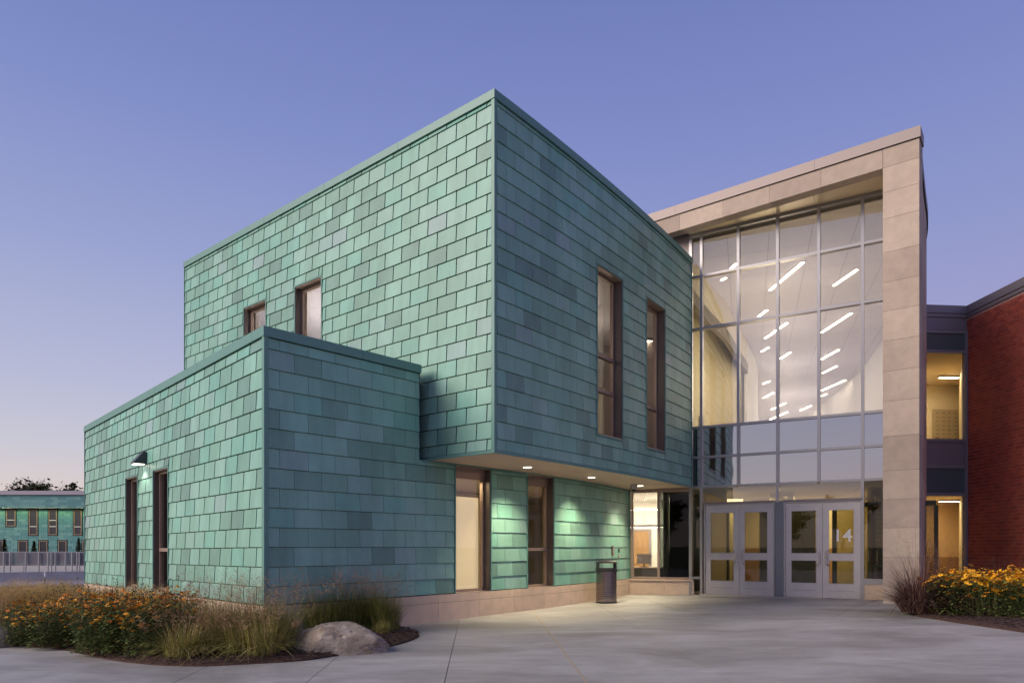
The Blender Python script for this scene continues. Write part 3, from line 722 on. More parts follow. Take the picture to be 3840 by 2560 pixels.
# curved side wall behind the pier: stone panels
CWp = [FP+FD*(.567*1.268), Vector((9.76, 16.31)), Vector((10.70, 17.74)), Vector((11.84, 19.5)), Vector((12.9, 21.6)), Vector((14.1, 24.6)), Vector((15.8, 29.4)), Vector((17.1, 33.5)), Vector((18.8, 41.7)), Vector((19.1, 46))]
CWp[0] = CWp[0]+Vector((-.02, .02))
CW = Wall(cat(CWp, 4))
for k, (a, b) in enumerate(zip(ZJ[1:]+[], ZJ)):
    uj = [.03, 1.3+(.6 if k % 2 else 0), 2.9+(.5 if k % 2 else 0), 4.6, 6.4]
    for c, d in zip(uj, uj[1:]): band('stone_panel', CW, a+.003, b-.003, -.08, 0, rs.choice(STONE), hall, c+.003, d-.003)
for c, d in ((.03, 2.2), (2.2, 4.4), (4.4, 6.4)): band('stone_panel', CW, HB+.003, HT, -.08, 0, rs.choice(STONE), hall, c+.003, d-.003)
band('side_wall', CW, G(9)-.1, HT-.01, -.14, -.075, WHITE, hall, .3, CW.L)
band('side_wall_core', CW, G(9)-.1, HT-.01, -.075, -.01, JOINT, hall, .05, 6.4)
band('coping', CW, HT+.004, CTP, -.4, .04, DKM, hall, .25, CW.L)
# hall interior --------------------------------------------------
HC = Z(8.5)
LC = Wall(cat([(5.2, 19.9), (6.13, 21.6), (6.8, 22.7), (7.47, 23.8), (8.43, 25.7), (9.7, 28.2), (11.2, 31.3), (12.6, 35), (14.1, 39.5), (16.7, 46)], 4))
cpts = [GO+GD*(V[0]-1.2)-Vector((GD.y, -GD.x))*.12, GO+GD*VR-Vector((GD.y, -GD.x))*.12]
cpoly = [cpts[0], cpts[1]]+[CW.at(u, -.15)[0] for u in CW.u[5:]]+[Vector((16.7, 46)), Vector((2, 40))]
poly_at('hall_ceiling', cpoly, HC, CEIL, hall, .02)
poly_at('roof', [FO+FD*0, FO+FD*PX1]+[CW.at(u)[0] for u in CW.u[2:]]+[Vector((2, 46))], HT-.02, DKM, hall, .04)
def inpoly(p, poly):
    c = False; j = len(poly)-1
    for i in range(len(poly)):
        a, b = poly[i], poly[j]
        if (a.y > p.y) != (b.y > p.y) and p.x < (b.x-a.x)*(p.y-a.y)/(b.y-a.y)+a.x: c = not c
        j = i
    return c
cj = MB()
for k in range(-12, 18):
    for (dx, dy, nn_) in ((9, 26, 130), (26, -9, 60)):
        st = Vector((3+k*1.15, 17)) if dy > 0 else Vector((2, 17+k*1.9+12))
        d = Vector((dx, dy)).normalized(); n = Vector((-d.y, d.x))*.007
        for i in range(nn_):
            a, b = st+d*i*.25, st+d*(i+1)*.25
            if inpoly(a, cpoly) and inpoly(b, cpoly): cj.add([(p.x, p.y, HC-.003) for p in (a-n, b-n, b+n, a+n)], [(3,2,1,0)], CEILJ)
cj2 = cj.build('ceiling_joints', hall)
ub = LC.u[4*5]
band('bulkhead', LC, Z(7.55), HC-.002, -.1, 0, CREAM, hall, .0, ub)
band('bulkhead_face', LC, Z(7.15), Z(7.545), -.1, .05, mat('bulkhead_brown', (.20, .16, .12), rough=.5), hall, .0, ub)
band('curved_wall', LC, Z(2.6), HC-.002, -.1, 0, WHITE, hall, ub+.002, LC.L)
band('far_end_wall', Wall([(16.4, 45.9), (19.4, 45.9)]), Z(2.6), HC, -.1, 0, WHITE, hall)
yw = [(5.0, 19.75), (5.35, 20.8), (6.25, 22.9), (8.0, 26.1), (9.75, 28.7)]
YW = Wall(cat(yw, 3)); band('hall_side_wall', YW, Z(2.6), HC-.002, -.1, 0, YEL, hall)
P_, t_2, n_2 = YW.at(3.6, .012); rz_ = math.atan2(t_2.y, t_2.x)
mb = MB(); mb.box((-.16, -.02, -.4), (.16, 0, .4), GREYM); mb.box((-.12, -.026, -.05), (.12, -.021, .34), SPB); mb.build('wall_plate', hall, (P_.x, P_.y, Z(4.0)), rz_)
band('wood_rail', YW, Z(3.30), Z(3.62), .01, .05, WOOD, hall, 0, 7)
# shingled return visible through the glass
RW_ = Wall([(4.6, 21.6), (4.97, 19.35)])
poly_at('upper_floor', [Vector((5.0, 19.9)), GO+GD*(VR-.3)+Vector((.1, .3))]+[CW.at(u, -.2)[0] for u in CW.u[8:]]+[Vector((14.4, 46)), Vector((5, 46))], Z(2.62), FLOORI, hall, .2)
# vestibule behind the doors
VB = 2.6
IGL = glassmat('inner_glass', tint=(.62,.60,.46), refl=.04)
_n = Vector((-GD.y, GD.x)); lobp = [GO+GD*(V[0]-.3)+_n*.1, GO+GD*(VR-.1)+_n*.1]+[CW.at(u, -.2)[0] for u in CW.u[6:] if CW.at(u)[0].y < 23.4]+[GO+GD*(VR+.2)+_n*7.6, GO+GD*(V[0]-.3)+_n*7.6]
poly_at('vestibule_ceiling', lobp, Z(1.72), mat('lobby_ceiling', (.42,.36,.24), rough=.7), hall, .04); gbox('vestibule_floor', V[0]-.1, VR, fl(V[1])-.02, TH-.004, .31, 7.6, FLOORI)
gbox('vestibule_side_wall', V[0]+.28, V[0]+.36, TH, Z(1.72), .14, VB, CREAM)
iu = [V[0]+.37, gu(2720)+.45, gu(2720)+.62, gu(2830)+.6, gu(2830)+.78, gu(2960)+.45, gu(3040)+.3, gu(3130)+.45, gu(3245)+.4, VR+.9]
for a in iu: gbox('inner_post', a-.05, a+.05, TH, Z(1.12), VB-.05, VB+.06, OLIVE)
gbox('inner_head', iu[0], iu[-1], Z(1.12), Z(1.25), VB-.045, VB+.055, OLIVE); gbox('inner_rail', iu[0], iu[-1], TH, TH+.22, VB-.045, VB+.055, OLIVE)
for a, b in ((iu[1], iu[2]), (iu[3], iu[4]), (iu[4], iu[4]+.45), (iu[5], iu[6]-.1), (iu[6], iu[6]+.12)): gbox('inner_panel', a+.05, b-.05, TH+.22, Z(1.12), VB-.02, VB+.02, OLIVE)
for a, b in ((iu[0], iu[1]), (iu[2], iu[3]), (iu[4], iu[5]), (iu[6], iu[7]), (iu[7], iu[8]), (iu[8], iu[9])): gbox('inner_glass', a+.05, b-.05, TH+.22, Z(1.12), VB, VB+.01, IGL)
for px in (2846, 2880, 3150, 3185):
    g = MB(); u = gu(px)+.5; g.tube([(u, VB-.04, Z(-.42)), (u, VB-.12, Z(-.40)), (u, VB-.12, Z(-.12)), (u, VB-.04, Z(-.10))], .014, STEEL, 6); g.build('inner_handle', hall, (GO.x, GO.y, 0), GRZ)
# room behind the vestibule
gbox('lobby_wall', V[0]-.5, VR+.2, TH, Z(1.72), 7.5, 7.6, CREAM); gbox('lobby_wainscot', V[0]-.5, V[3]+.6, TH, Z(-.05), 7.42, 7.49, WOOD)
gbox('lobby_column', gu(2700)+.55, gu(2700)+1.25, TH, Z(1.71), 4.2, 4.6, CREAM); gbox('lobby_column_wainscot', gu(2700)+.54, gu(2700)+1.26, TH, Z(-.15), 4.17, 4.195, WOOD)
gbox('lobby_side_wall', gu(2960)+1.6, gu(2960)+1.7, TH, Z(1.71), 3.6, 7.4, CREAM)
lou = MB()
for k in range(16): lou.box((gu(3130)+.75, 3.9, TH+.25+k*.135), (gu(3235)+1.3, 3.93, TH+.25+k*.135+.075), WOOD)
lou.box((gu(3130)+.75, 3.95, TH+.1), (gu(3235)+1.3, 4.0, Z(1.1)), BRONZE)
lou.build('slatted_screen', hall, (GO.x, GO.y, 0), GRZ)
g = MB(); g.box((VR-.55, 1.0, Z(-.52)), (VR+.2, 1.45, Z(-.47)), OLIVE); g.box((VR-.5, 1.05, TH), (VR-.44, 1.11, Z(-.52)), BRONZE); g.box((VR-.5, 1.35, TH), (VR-.44, 1.41, Z(-.52)), BRONZE)
bench = g.build('bench', None, (GO.x, GO.y, 0), GRZ); props(bench, 'dark bench inside the glass beside the rightmost entrance door', 'bench')

# office behind the left window -------------------------------
off = []
def rbox(name, u0, u1, z0, z1, d0, d1, m, parent=hall): return obox(name, u0, u1, z0, z1, d0, d1, m, parent)
rbox('office_wall', -1.0, 3.2, .05, Z(1.6), 4.3, 4.4, WHITE); rbox('office_ceiling', -1.6, OW.L-.0, Z(1.58), Z(1.62), .12, 4.4, CEIL)
rbox('office_wall', -1.6, -1.5, .05, Z(1.6), .2, 4.3, WHITE)
rbox('office_floor', -1.6, OW.L, .03, .05, .12, 4.4, CARPET)
rbox('office_partition', um+.12, um+.18, .05, Z(1.58), .1, 4.2, WHITE)
rbox('office_door_frame', .12, .20, .05, Z(.62), 4.23, 4.3, GREYM); rbox('office_door', -.5, .12, .05, Z(.55), 4.25, 4.3, WOOD); rbox('office_door_head', -.5, .12, Z(.55), Z(.62), 4.23, 4.3, GREYM)
rbox('behind_dark_glass', um+.2, OW.L+.25, .05, Z(1.58), 1.5, 1.55, mat('dark_room', (.10, .11, .10), rough=.8))
def olamp(name, label, u0, u1, z, d):
    o = OO+OW.at(.1)[1]*((u0+u1)/2); 
    tg = OW.at(.1)[1]; nn = Vector((-tg.y, tg.x)); o = o+nn*d
    T = thing(name, (o.x, o.y, z), label, 'ceiling light', 'pendant lights in the office', ORZ)
    L = (u1-u0)/2; mb = MB(); mb.box((-L, -.05, 0), (L, .05, .07), ALU); mb.build('housing', T, (o.x, o.y, z), ORZ)
    mb = MB(); mb.box((-L+.02, -.04, -.012), (L-.02, .04, -.001), LAMPW); mb.build('diffuser', T, (o.x, o.y, z), ORZ)
    mb = MB(); mb.tube([(0, 0, .07), (0, 0, Z(1.58)-z)], .006, ALU, 5); mb.build('cable', T, (o.x, o.y, z), ORZ)
LAMPW = mat('lamp_diffuser', (.9, .85, .75), emit=(1, .86, .66), estr=14)
LAMPH = mat('hall_lamp_diffuser', (.9, .87, .8), emit=(1, .88, .70), estr=16)
olamp('pendant_light', 'upper linear pendant light behind the office window', -.9, .62, Z(1.22), 3.0)
olamp('pendant_light', 'lower long linear pendant light crossing the clock in the office window', -.9, 1.3, Z(.62), 1.9)
tg = OW.at(.1)[1]; nn = Vector((-tg.y, tg.x))
p = OO+tg*(.98)+nn*4.27
T = thing('wall_clock', (p.x, p.y, Z(1.17)), 'round white wall clock seen through the office window', 'clock', rz=ORZ)
mb = MB(); mb.tube([(0, .02, 0), (0, -.03, 0)], .2, BLACKP, 32); mb.build('rim', T, (p.x, p.y, Z(1.17)), ORZ)
mb = MB(); mb.tube([(0, -.031, 0), (0, -.034, 0)], .18, WHITE, 32); mb.build('face', T, (p.x, p.y, Z(1.17)), ORZ)
mb = MB(); mb.box((-.006, -.04, -.02), (.006, -.036, .13), BLACKP); mb.box((-.02, -.04, -.006), (.10, -.036, .006), BLACKP); mb.build('hand', T, (p.x, p.y, Z(1.17)), ORZ)
# desk with screens
p = OO+tg*.55+nn*1.6
T = thing('office_desk', (p.x, p.y, .05), 'office desk behind the window, with two computer screens on it', 'desk', rz=ORZ)
mb = MB(); mb.box((-1.0, -.35, .70), (.6, .35, .74), BRONZE2); mb.build('desk_top', T, (p.x, p.y, .05), ORZ)
mb = MB(); mb.box((-.95, -.33, 0), (.55, -.30, .70), CARPET); mb.build('desk_panel', T, (p.x, p.y, .05), ORZ)
for dx, w_, lb in ((-.33, .42, 'wide computer screen at the left of the office desk'), (.42, .28, 'narrow dark computer screen at the right of the office desk')):
    q = p+tg*dx; T = thing('computer_screen', (q.x, q.y, .79), lb, 'screen', rz=ORZ)
    mb = MB(); mb.box((-w_/2, -.02, .1), (w_/2, .02, .40), BLACKP if dx > 0 else GREYM); mb.build('screen', T, (q.x, q.y, .79), ORZ)
    mb = MB(); mb.box((-.1, -.08, 0), (.1, .08, .012), BLACKP); mb.box((-.02, -.01, .012), (.02, .02, .12), BLACKP); mb.build('stand', T, (q.x, q.y, .79), ORZ)

# ================================================================ hall ceiling lights
def cpt(cx, cy, h):
    px, py = 2550+cx/1.96, 850+cy/1.96; y = 2560*h/(2050-py); return Vector(((px-1920)/2560*y, y))
bars = [((360,318),(415,265),'short hall ceiling light nearest the tall green block, behind the second top pane'),
 ((303,388),(338,370),'small hall ceiling light just under the first transom near the tall block'),
 ((660,462),(905,255),'long hall ceiling light crossing the middle mullion in the second row of panes'),
 ((577,655),(640,607),'short hall ceiling light low in the third pane of the second row'),
 ((1130,428),(1300,310),'long hall ceiling light alone in the fifth pane of the second row'),
 ((627,815),(787,702),'hall ceiling light crossing the middle mullion at the top of the tall panes'),
 ((600,913),(652,882),'short hall ceiling light left of the middle mullion, third in the tall panes'),
 ((738,965),(812,918),'hall ceiling light just right of the middle mullion in the tall panes'),
 ((1040,773),(1260,630),'longest hall ceiling light at the top of the fifth tall pane'),
 ((1040,970),(1165,900),'second hall ceiling light from the top in the fifth tall pane'),
 ((1047,1072),(1152,1020),'third hall ceiling light from the top in the fifth tall pane'),
 ((1042,1200),(1215,1123),'long fourth hall ceiling light in the fifth tall pane, above the white curved wall'),
 ((1042,1240),(1078,1225),'smallest hall ceiling light, lowest in the fifth tall pane'),
 ((610,1152),(658,1130),'short far hall ceiling light in the third tall pane, above a slightly longer one'),
 ((613,1255),(688,1215),'far hall ceiling light in the third tall pane, second from the bottom'),
 ((885,1347),(962,1312),'far hall ceiling light alone at the lower right of the fourth tall pane'),
 ((672,1340),(775,1292),'far hall ceiling light crossing the middle mullion, next to lowest'),
 ((660,1415),(790,1358),'farthest hall ceiling light, lowest at the middle mullion')]
for a, b, lb in bars:
    A, B = cpt(*a, 8.5), cpt(*b, 8.5); d = B-A; L = d.length; M_ = (A+B)/2; rz = math.atan2(d.y, d.x)
    T = thing('hall_ceiling_light', (M_.x, M_.y, HC), lb, 'ceiling light', 'linear lights in the hall ceiling', rz)
    w2 = .03+.0006*M_.y
    mb = MB(); mb.box((-L/2-.02, -w2-.02, -.02), (L/2+.02, w2+.02, -.001), ALU); mb.build('housing', T, (M_.x, M_.y, HC), rz)
    mb = MB(); mb.box((-L/2, -w2, -.035), (L/2, w2, -.021), LAMPH); mb.build('diffuser', T, (M_.x, M_.y, HC), rz)
def lamp(kind, name, loc, energy, color=(1, .82, .58), parent=None, **k):
    l = bpy.data.lights.new(name, kind); l.energy = energy; l.color = color
    for a, b in k.items(): setattr(l, a, b)
    o = bpy.data.objects.new(name, l); COL.objects.link(o); o.location = loc; return o
# the light those ceiling lines give, spread under the ceiling
for x, y, e_, h_ in ((8.6, 21.5, 75, 6.4), (10.6, 26, 110, 6.2), (13.2, 31.5, 120, 6.2), (15.6, 38, 130, 6.2), (17.4, 43, 90, 6.2)):
    lamp('POINT', 'hall_ceiling_glow', (x, y, Z(h_)), e_*1.0, (1, .89, .86), shadow_soft_size=1.0)
lamp('POINT', 'hall_side_fill', (8.4, 22.6, Z(5.4)), 130, (1, .84, .52), shadow_soft_size=1.0)  # added fill to brighten the yellow side wall; no fixture hangs here
lamp('AREA', 'hall_floor_bounce', (7.2, 24.5, Z(4.2)), 40, (1, .85, .6), size=2)
v = GO+GD*(V[3])+Vector((.6, .9))
lamp('AREA', 'vestibule_glow', (v.x+.2, v.y+.4, Z(1.62)), 10, (1, .78, .45), size=1.2)
v2 = v+Vector((2.6, 4.4)); lamp('AREA', 'lobby_glow', (v2.x, v2.y, Z(1.6)), 80, (1, .76, .42), size=3)
v3 = v+Vector((-.3, 4.0)); lamp('AREA', 'lobby_glow_left', (v3.x, v3.y, Z(1.6)), 70, (1, .76, .42), size=2)
q = OO+tg*.3+nn*2.5; lamp('AREA', 'office_glow', (q.x, q.y, Z(1.5)), 120, (1, .85, .62), size=2)
for u in (1.0, 3.0, 5.4): 
    p = BR.at(u+1.2, -1.8)[0]; lamp('POINT', 'upper_room_glow', (p.x, p.y, Z(5.0)), 17, (1, .86, .70), shadow_soft_size=.3)
p = BL.at(BL.L-6.2, -2.4)[0]; lamp('POINT', 'upper_left_room_glow', (p.x, p.y, Z(4.4)), 300, (1, .92, .90), shadow_soft_size=.4)
# visible little ceiling fixture in the upper rooms
def roomlight(P, z, rz, label, L=.5):
    T = thing('room_ceiling_light', (P.x, P.y, z), label, 'ceiling light', None, rz)
    mb = MB(); mb.box((-L, -.07, -.05), (L, .07, 0), ALU); mb.build('housing', T, (P.x, P.y, z), rz)
    mb = MB(); mb.box((-L+.02, -.06, -.06), (L-.02, .06, -.051), LAMPW); mb.build('diffuser', T, (P.x, P.y, z), rz)
k = (2433-1920)/2560; P = Vector((k*19.6, 19.6)); roomlight(P, Z(5.95), .2, 'bright linear ceiling light behind the tall upper window nearer the glass hall', .3)
p = LW.at(LW.upx(1790)+.1, -.75)[0]; lamp('AREA', 'blind_room_glow', (p.x, p.y, Z(1.35)), 36, (1, .80, .50), size=.8)
p = LW.at(LW.upx(2040)+.6, -1.7)[0]; lamp('AREA', 'window_room_glow', (p.x, p.y, Z(1.45)), 50, (1, .8, .5), size=1.2)

# ================================================================ soffit downlights
DL = mat('downlight_lens', (.9, .9, .85), emit=(1, .9, .66), estr=9)
for (x, y, lb, e_) in ((.314, 13.94, 'round recessed downlight in the soffit nearest the block corner', 62), (1.86, 15.97, 'middle round recessed downlight in the soffit', 62), (3.41, 18.17, 'round recessed downlight beside the dome camera', 62), (-.95, 13.15, None, 0)):
    if not lb: continue
    T = thing('downlight', (x, y, SOF-.006), lb, 'downlight', 'round downlights in the soffit')
    mb = MB(); mb.lathe([(.085, -.002), (.085, -.012), (.115, -.012), (.115, -.001)], WHITE, 28, close=False); mb.build('trim_ring', T, (x, y, SOF-.006))
    mb = MB(); mb.lathe([(.084, -.010), (.084, -.003)], DL, 24); mb.build('lens', T, (x, y, SOF-.006))
    o = lamp('SPOT', 'downlight_beam', (x, y, SOF-.03), e_*6.5, (1, .84, .56), spot_size=R(108), spot_blend=1.0, shadow_soft_size=.07)
# dome camera
T = thing('dome_camera', (3.19, 17.85, SOF-.006), 'small grey dome security camera hanging under the soffit by the office window', 'security camera')
mb = MB(); mb.lathe([(.09, 0), (.085, -.10), (.06, -.13), (.055, -.135)], mat('camera_grey', (.38, .34, .33), rough=.5), 20); mb.build('housing', T, (3.19, 17.85, SOF-.006), smooth=False)
mb = MB(); mb.lathe([(.058, -.13)]+[(.058*math.cos(a), -.135-.058*math.sin(a)) for a in [i*math.pi/12 for i in range(1, 6)]]+[(.004, -.195)], mat('camera_dome', (.02, .02, .025), rough=.08), 20); mb.build('dome', T, (3.19, 17.85, SOF-.006), smooth=True)
# card reader and intercom on the shingled wall
P, t, n = LW.at(LW.upx(2293), .03); rz = math.atan2(t.y, t.x)
T = thing('intercom', (P.x, P.y, Z(-.1)), 'rectangular steel intercom panel on the shingles above the litter bin', 'intercom', rz=rz)
mb = MB(); mb.box((-.05, -.03, -.14), (.05, 0, .14), BRONZE2); mb.build('plate', T, (P.x, P.y, Z(-.1)), rz)
mb = MB(); mb.box((-.038, -.034, .0), (.038, -.031, .11), GREYM); mb.build('screen', T, (P.x, P.y, Z(-.1)), rz)
mb = MB(); mb.tube([(0, -.03, -.07), (0, -.037, -.07)], .018, mat('red_button', (.35, .04, .03), rough=.4), 12); mb.build('button', T, (P.x, P.y, Z(-.1)), rz)
P, t, n = LW.at(LW.upx(2316), .03); rz = math.atan2(t.y, t.x)
T = thing('card_reader', (P.x, P.y, Z(-.15)), 'small dark card reader with a round plate below it, left of the office window', 'card reader', rz=rz)
mb = MB(); mb.box((-.022, -.025, .0), (.022, 0, .10), BLACKP); mb.build('reader', T, (P.x, P.y, Z(-.15)), rz)
mb = MB(); mb.tube([(0, 0, -.10), (0, -.015, -.10)], .055, STEEL, 20); mb.build('round_plate', T, (P.x, P.y, Z(-.15)), rz)
# wall lamp of the low wing
P, t, n = LL.at(LL.upx(548), .03); rz = math.atan2(t.y, t.x); zz = Z(1.78)
T = thing('wall_lamp', (P.x, P.y, zz), 'lit dark wedge-shaped wall lamp between the two tall windows of the low wing', 'wall lamp', rz=rz)
mb = MB(); w2 = .13
mb.add([(-w2, 0, 0), (w2, 0, 0), (w2, 0, .27), (-w2, 0, .27), (-w2, -.24, 0), (w2, -.24, 0), (w2, -.24, .035), (-w2, -.24, .035), (w2, -.05, .27), (-w2, -.05, .27)],
  [(0,1,2,3), (4,7,6,5), (7,9,8,6), (9,3,2,8), (1,5,6,8,2), (0,3,9,7,4)], mat('lamp_dark', (.05, .055, .06), rough=.4))
mb.build('hood', T, (P.x, P.y, zz), rz)
mb = MB(); mb.box((-w2+.02, -.22, -.012), (w2-.02, -.03, .002), mat('lamp_lens', (.9, .9, .9), emit=(1, .93, .78), estr=3.5)); mb.build('lens', T, (P.x, P.y, zz), rz)
q = P+n*.17; lamp('SPOT', 'wall_lamp_beam', (q.x, q.y, zz-.03), 17, (1, .92, .74), spot_size=R(120), spot_blend=.5, shadow_soft_size=.06)

# litter bin
bx, by = 2.316, 16.75; bz = G(bx)
T = thing('litter_bin', (bx, by, bz), 'round ribbed steel litter bin with a dark hooded top standing on the concrete', 'litter bin')
BINM = mat('bin_steel', (.34, .29, .28), rough=.24, metal=.95)
mb = MB(); prof = [(.245, .035)]
z = .05
while z < .76: prof += [(.246, z), (.257, z+.008), (.257, z+.030), (.246, z+.036)]; z += .044
prof += [(.245, .79)]
mb.lathe(prof, BINM, 40); mb.build('body', T, (bx, by, bz))
mb = MB(); mb.lathe([(.25, 0), (.262, .005), (.262, .03), (.25, .036)], BLACKP, 40); mb.build('base', T, (bx, by, bz))
mb = MB(); mb.lathe([(.262, .77), (.266, .78), (.266, .82), (.24, .83), (.24, .8)], BLACKP, 40); mb.build('rim', T, (bx, by, bz))
mb = MB()                                     # hood: shell with an opening through it
n = 40
for k in range(n):
    a0, a1 = 2*math.pi*k/n, 2*math.pi*(k+1)/n; am = (a0+a1)/2
    fr_ = abs(math.sin(am)) > .62
    def P3(r, a, z): return (r*math.cos(a), r*math.sin(a), z)
    zs_ = [(.80, .845), (.975, 1.0)] if fr_ else [(.80, 1.0)]
    for za, zb in zs_:
        mb.add([P3(.25, a0, za), P3(.25, a1, za), P3(.25, a1, zb), P3(.25, a0, zb), P3(.235, a0, za), P3(.235, a1, za), P3(.235, a1, zb), P3(.235, a0, zb)], [(0,1,2,3), (7,6,5,4), (0,4,5,1), (3,2,6,7)], BLACKP)
mb.lathe([(.235, .985), (.25, .998), (.20, 1.025), (.10, 1.045), (.02, 1.05)], BLACKP, 40)
mb.build('hood', T, (bx, by, bz))

# ================================================================ brick wing and the glazed link
bw = thing('brick_wing', (13.73, 20.6, 0), 'red brick wing with a grey metal fascia at the right edge', 'building')
BW = Wall([(13.73, 20.6), (13.73+.034*4.5, 16.1)])
BT = Z(7.25)
mb = MB(); skin(mb, BW, -.1, BT-.34, [], 0, MORT); mb.build('wall', bw)
CO, BLN = .1016, .2032; rows = int((BT-.34+.1)/CO); recs = []
for r in range(rows):
    z0 = -.1+r*CO; s = -(BLN/2) if r % 2 else 0
    x = s
    while x < BW.L:
        a, b = max(0.002, x), min(BW.L, x+BLN)
        if b-a > .03: recs.append((a+.0065, b-.0065, z0+.0065, z0+CO-.0065))
        x += BLN
cands = []
for rc_ in recs:
    P, t, n, L = BW.frame(rc_[0], rc_[1]); vis = abs(P.x/P.y) < .75 and rc_[2] > .9
    cands.append((-(1/P.y**3 if vis else 0), rc_))
cands.sort(key=lambda c: c[0])
bcache = {}; rest = MB(); rb = random.Random(9)
for i, (_, (a, b, c, d)) in enumerate(cands):
    P, t, n, L = BW.frame(a, b); rz = math.atan2(t.y, t.x); v = rb.randrange(5); key = (round(L, 3), v)
    if key not in bcache:
        m_ = MB(); m_.box((-L/2, -.008, -(d-c)/2), (L/2, .0, (d-c)/2), BRICKS[v]); bcache[key] = m_.mesh('brick')
    if i < 300: link('brick', bcache[key], bw, (P.x, P.y, (c+d)/2), rz)
    else: rest.box((-L/2, -.008, -(d-c)/2), (L/2, .0, (d-c)/2), BRICKS[v], Matrix.Translation((P.x, P.y, (c+d)/2)) @ Matrix.Rotation(rz, 4, 'Z'))
props(rest.build('remaining_bricks', bw), kind='stuff')
band('fascia', BW, BT-.235, BT, -.3, .06, GREYM, bw, -.06); band('fascia', BW, BT-.345, BT-.245, -.3, .035, GREYM, bw, -.03)
LK = Wall([(11.6, 20.42), (13.76, 20.60)])
lkz = math.atan2(LK.at(.1)[1].y, LK.at(.1)[1].x); LO = LK.p[0]
link_b = thing('glazed_link', (12.47, 20.49, 0), 'narrow glazed link between the stone pier and the brick wing, lit inside on two floors', 'building')
def lbox(name, u0, u1, z0, z1, d0, d1, m): mb = MB(); mb.box((u0, d0, z0), (u1, d1, z1), m); return mb.build(name, link_b, (LO.x, LO.y, 0), lkz)
LE = LK.L-.03
lbox('fascia', 0, LE, BT-.235, BT, -.06, .3, GREYM); lbox('fascia', 0, LE, BT-.345, BT-.245, -.035, .3, GREYM)
lbox('metal_panel', 0, LE, Z(6.53), BT-.35, 0, .05, GREYM)
FRM = mat('link_frame', (.28, .28, .30), rough=.4, metal=.15)
lbox('frame_post', LE-.09, LE, 0, Z(6.52), -.05, .08, FRM)
for z in (Z(6.46), Z(5.87), Z(3.20), Z(2.41), Z(1.58)): lbox('frame_rail', 0, LE-.09, z-.045, z+.045, -.045, .08, FRM)
lbox('spandrel_pane', 0, LE-.09, Z(5.915), Z(6.415), 0, .02, SPB); lbox('spandrel_pane', 0, LE-.09, Z(1.625), Z(2.365), 0, .02, SPB)
lbox('metal_panel', 0, LE-.09, Z(2.455), Z(3.155), 0, .03, GREYM)
lbox('glass_pane', 0, LE-.09, Z(3.245), Z(5.825), 0, .01, WGLASS); lbox('glass_pane', 0, LE-.09, .35, Z(1.535), 0, .01, WGLASS)
lbox('base_rail', 0, LE-.09, .1, .35, -.04, .08, FRM)
ORW = mat('warm_wall', (.66, .46, .26), rough=.7); TANC = mat('tan_ceiling', (.60, .46, .28), rough=.7)
rx = LE-.1
for zf_, zc, wm in ((Z(2.6), Z(5.84), CREAM), (.05, Z(1.62), ORW)):
    lbox('room_back', 2.65, 5.1, zf_, zc, 4.0, 4.05, wm)
    q = [(.85, .1), (LE, .1), (rx+3.0, 4.0), (2.7, 4.0)]
    for nm, z_, m_ in (('room_ceiling', zc, TANC), ('room_floor', zf_-.03, FLOORI)):
        mb = MB(); mb.add([(x, y, z_) for x, y in q]+[(x, y, z_+.03) for x, y in q], [(3,2,1,0), (4,5,6,7), (0,1,5,4), (1,2,6,5), (2,3,7,6), (3,0,4,7)], m_); mb.build(nm, link_b, (LO.x, LO.y, 0), lkz)
    for (a, b), m_ in ((((rx+.02, .1), (rx+2.95, 4.0)), YEL), (((.85, .1), (2.7, 4.0)), wm)):
        mb = MB(); mb.add([(a[0], a[1], zf_), (b[0], b[1], zf_), (b[0], b[1], zc), (a[0], a[1], zc)], [(0,1,2,3)], m_); mb.build('room_side', link_b, (LO.x, LO.y, 0), lkz)
lbox('wainscot', 2.7, 4.95, .05, Z(-.36), 3.94, 3.99, WOOD)
for z, lb in ((Z(5.82), 'linear ceiling light in the upper room of the glazed link'), (Z(1.60), 'linear ceiling light in the lower room of the glazed link')):
    t = LK.at(.1)[1]; nn2 = Vector((-t.y, t.x)); P = LO+t*3.55+nn2*2.6; roomlight(P, z, lkz, lb, .36)
    Q = LO+t*2.8+nn2*2.4; lamp('AREA', 'link_room_glow', (Q.x, Q.y, z-.15), 60, (1, .78, .48), size=1.6)
# lockers
t = LK.at(.1)[1]; nn2 = Vector((-t.y, t.x)); P = LO+t*4.42+nn2*3.88
T = thing('locker_bank', (P.x, P.y, Z(2.6)), 'bank of small grey mail lockers in the upper room of the glazed link', 'lockers', rz=lkz)
LKM = mat('locker_metal', (.42, .36, .28), rough=.45, metal=.3)
mb = MB(); mb.box((-.46, 0, 0), (.46, .1, 2.36), LKM); mb.build('cabinet', T, (P.x, P.y, Z(2.6)), lkz)
dm = MB(); dm.box((-.10, -.012, -.065), (.10, 0, .065), LKM); dm.box((-.05, -.016, .015), (.05, -.012, .035), BLACKP); dmm = dm.mesh('locker_door')
for i in range(4):
    for j in range(9):
        q = P+t*(-.34+i*.226); link('locker_door', dmm, T, (q.x, q.y, Z(2.6)+1.0+.15*j), lkz)

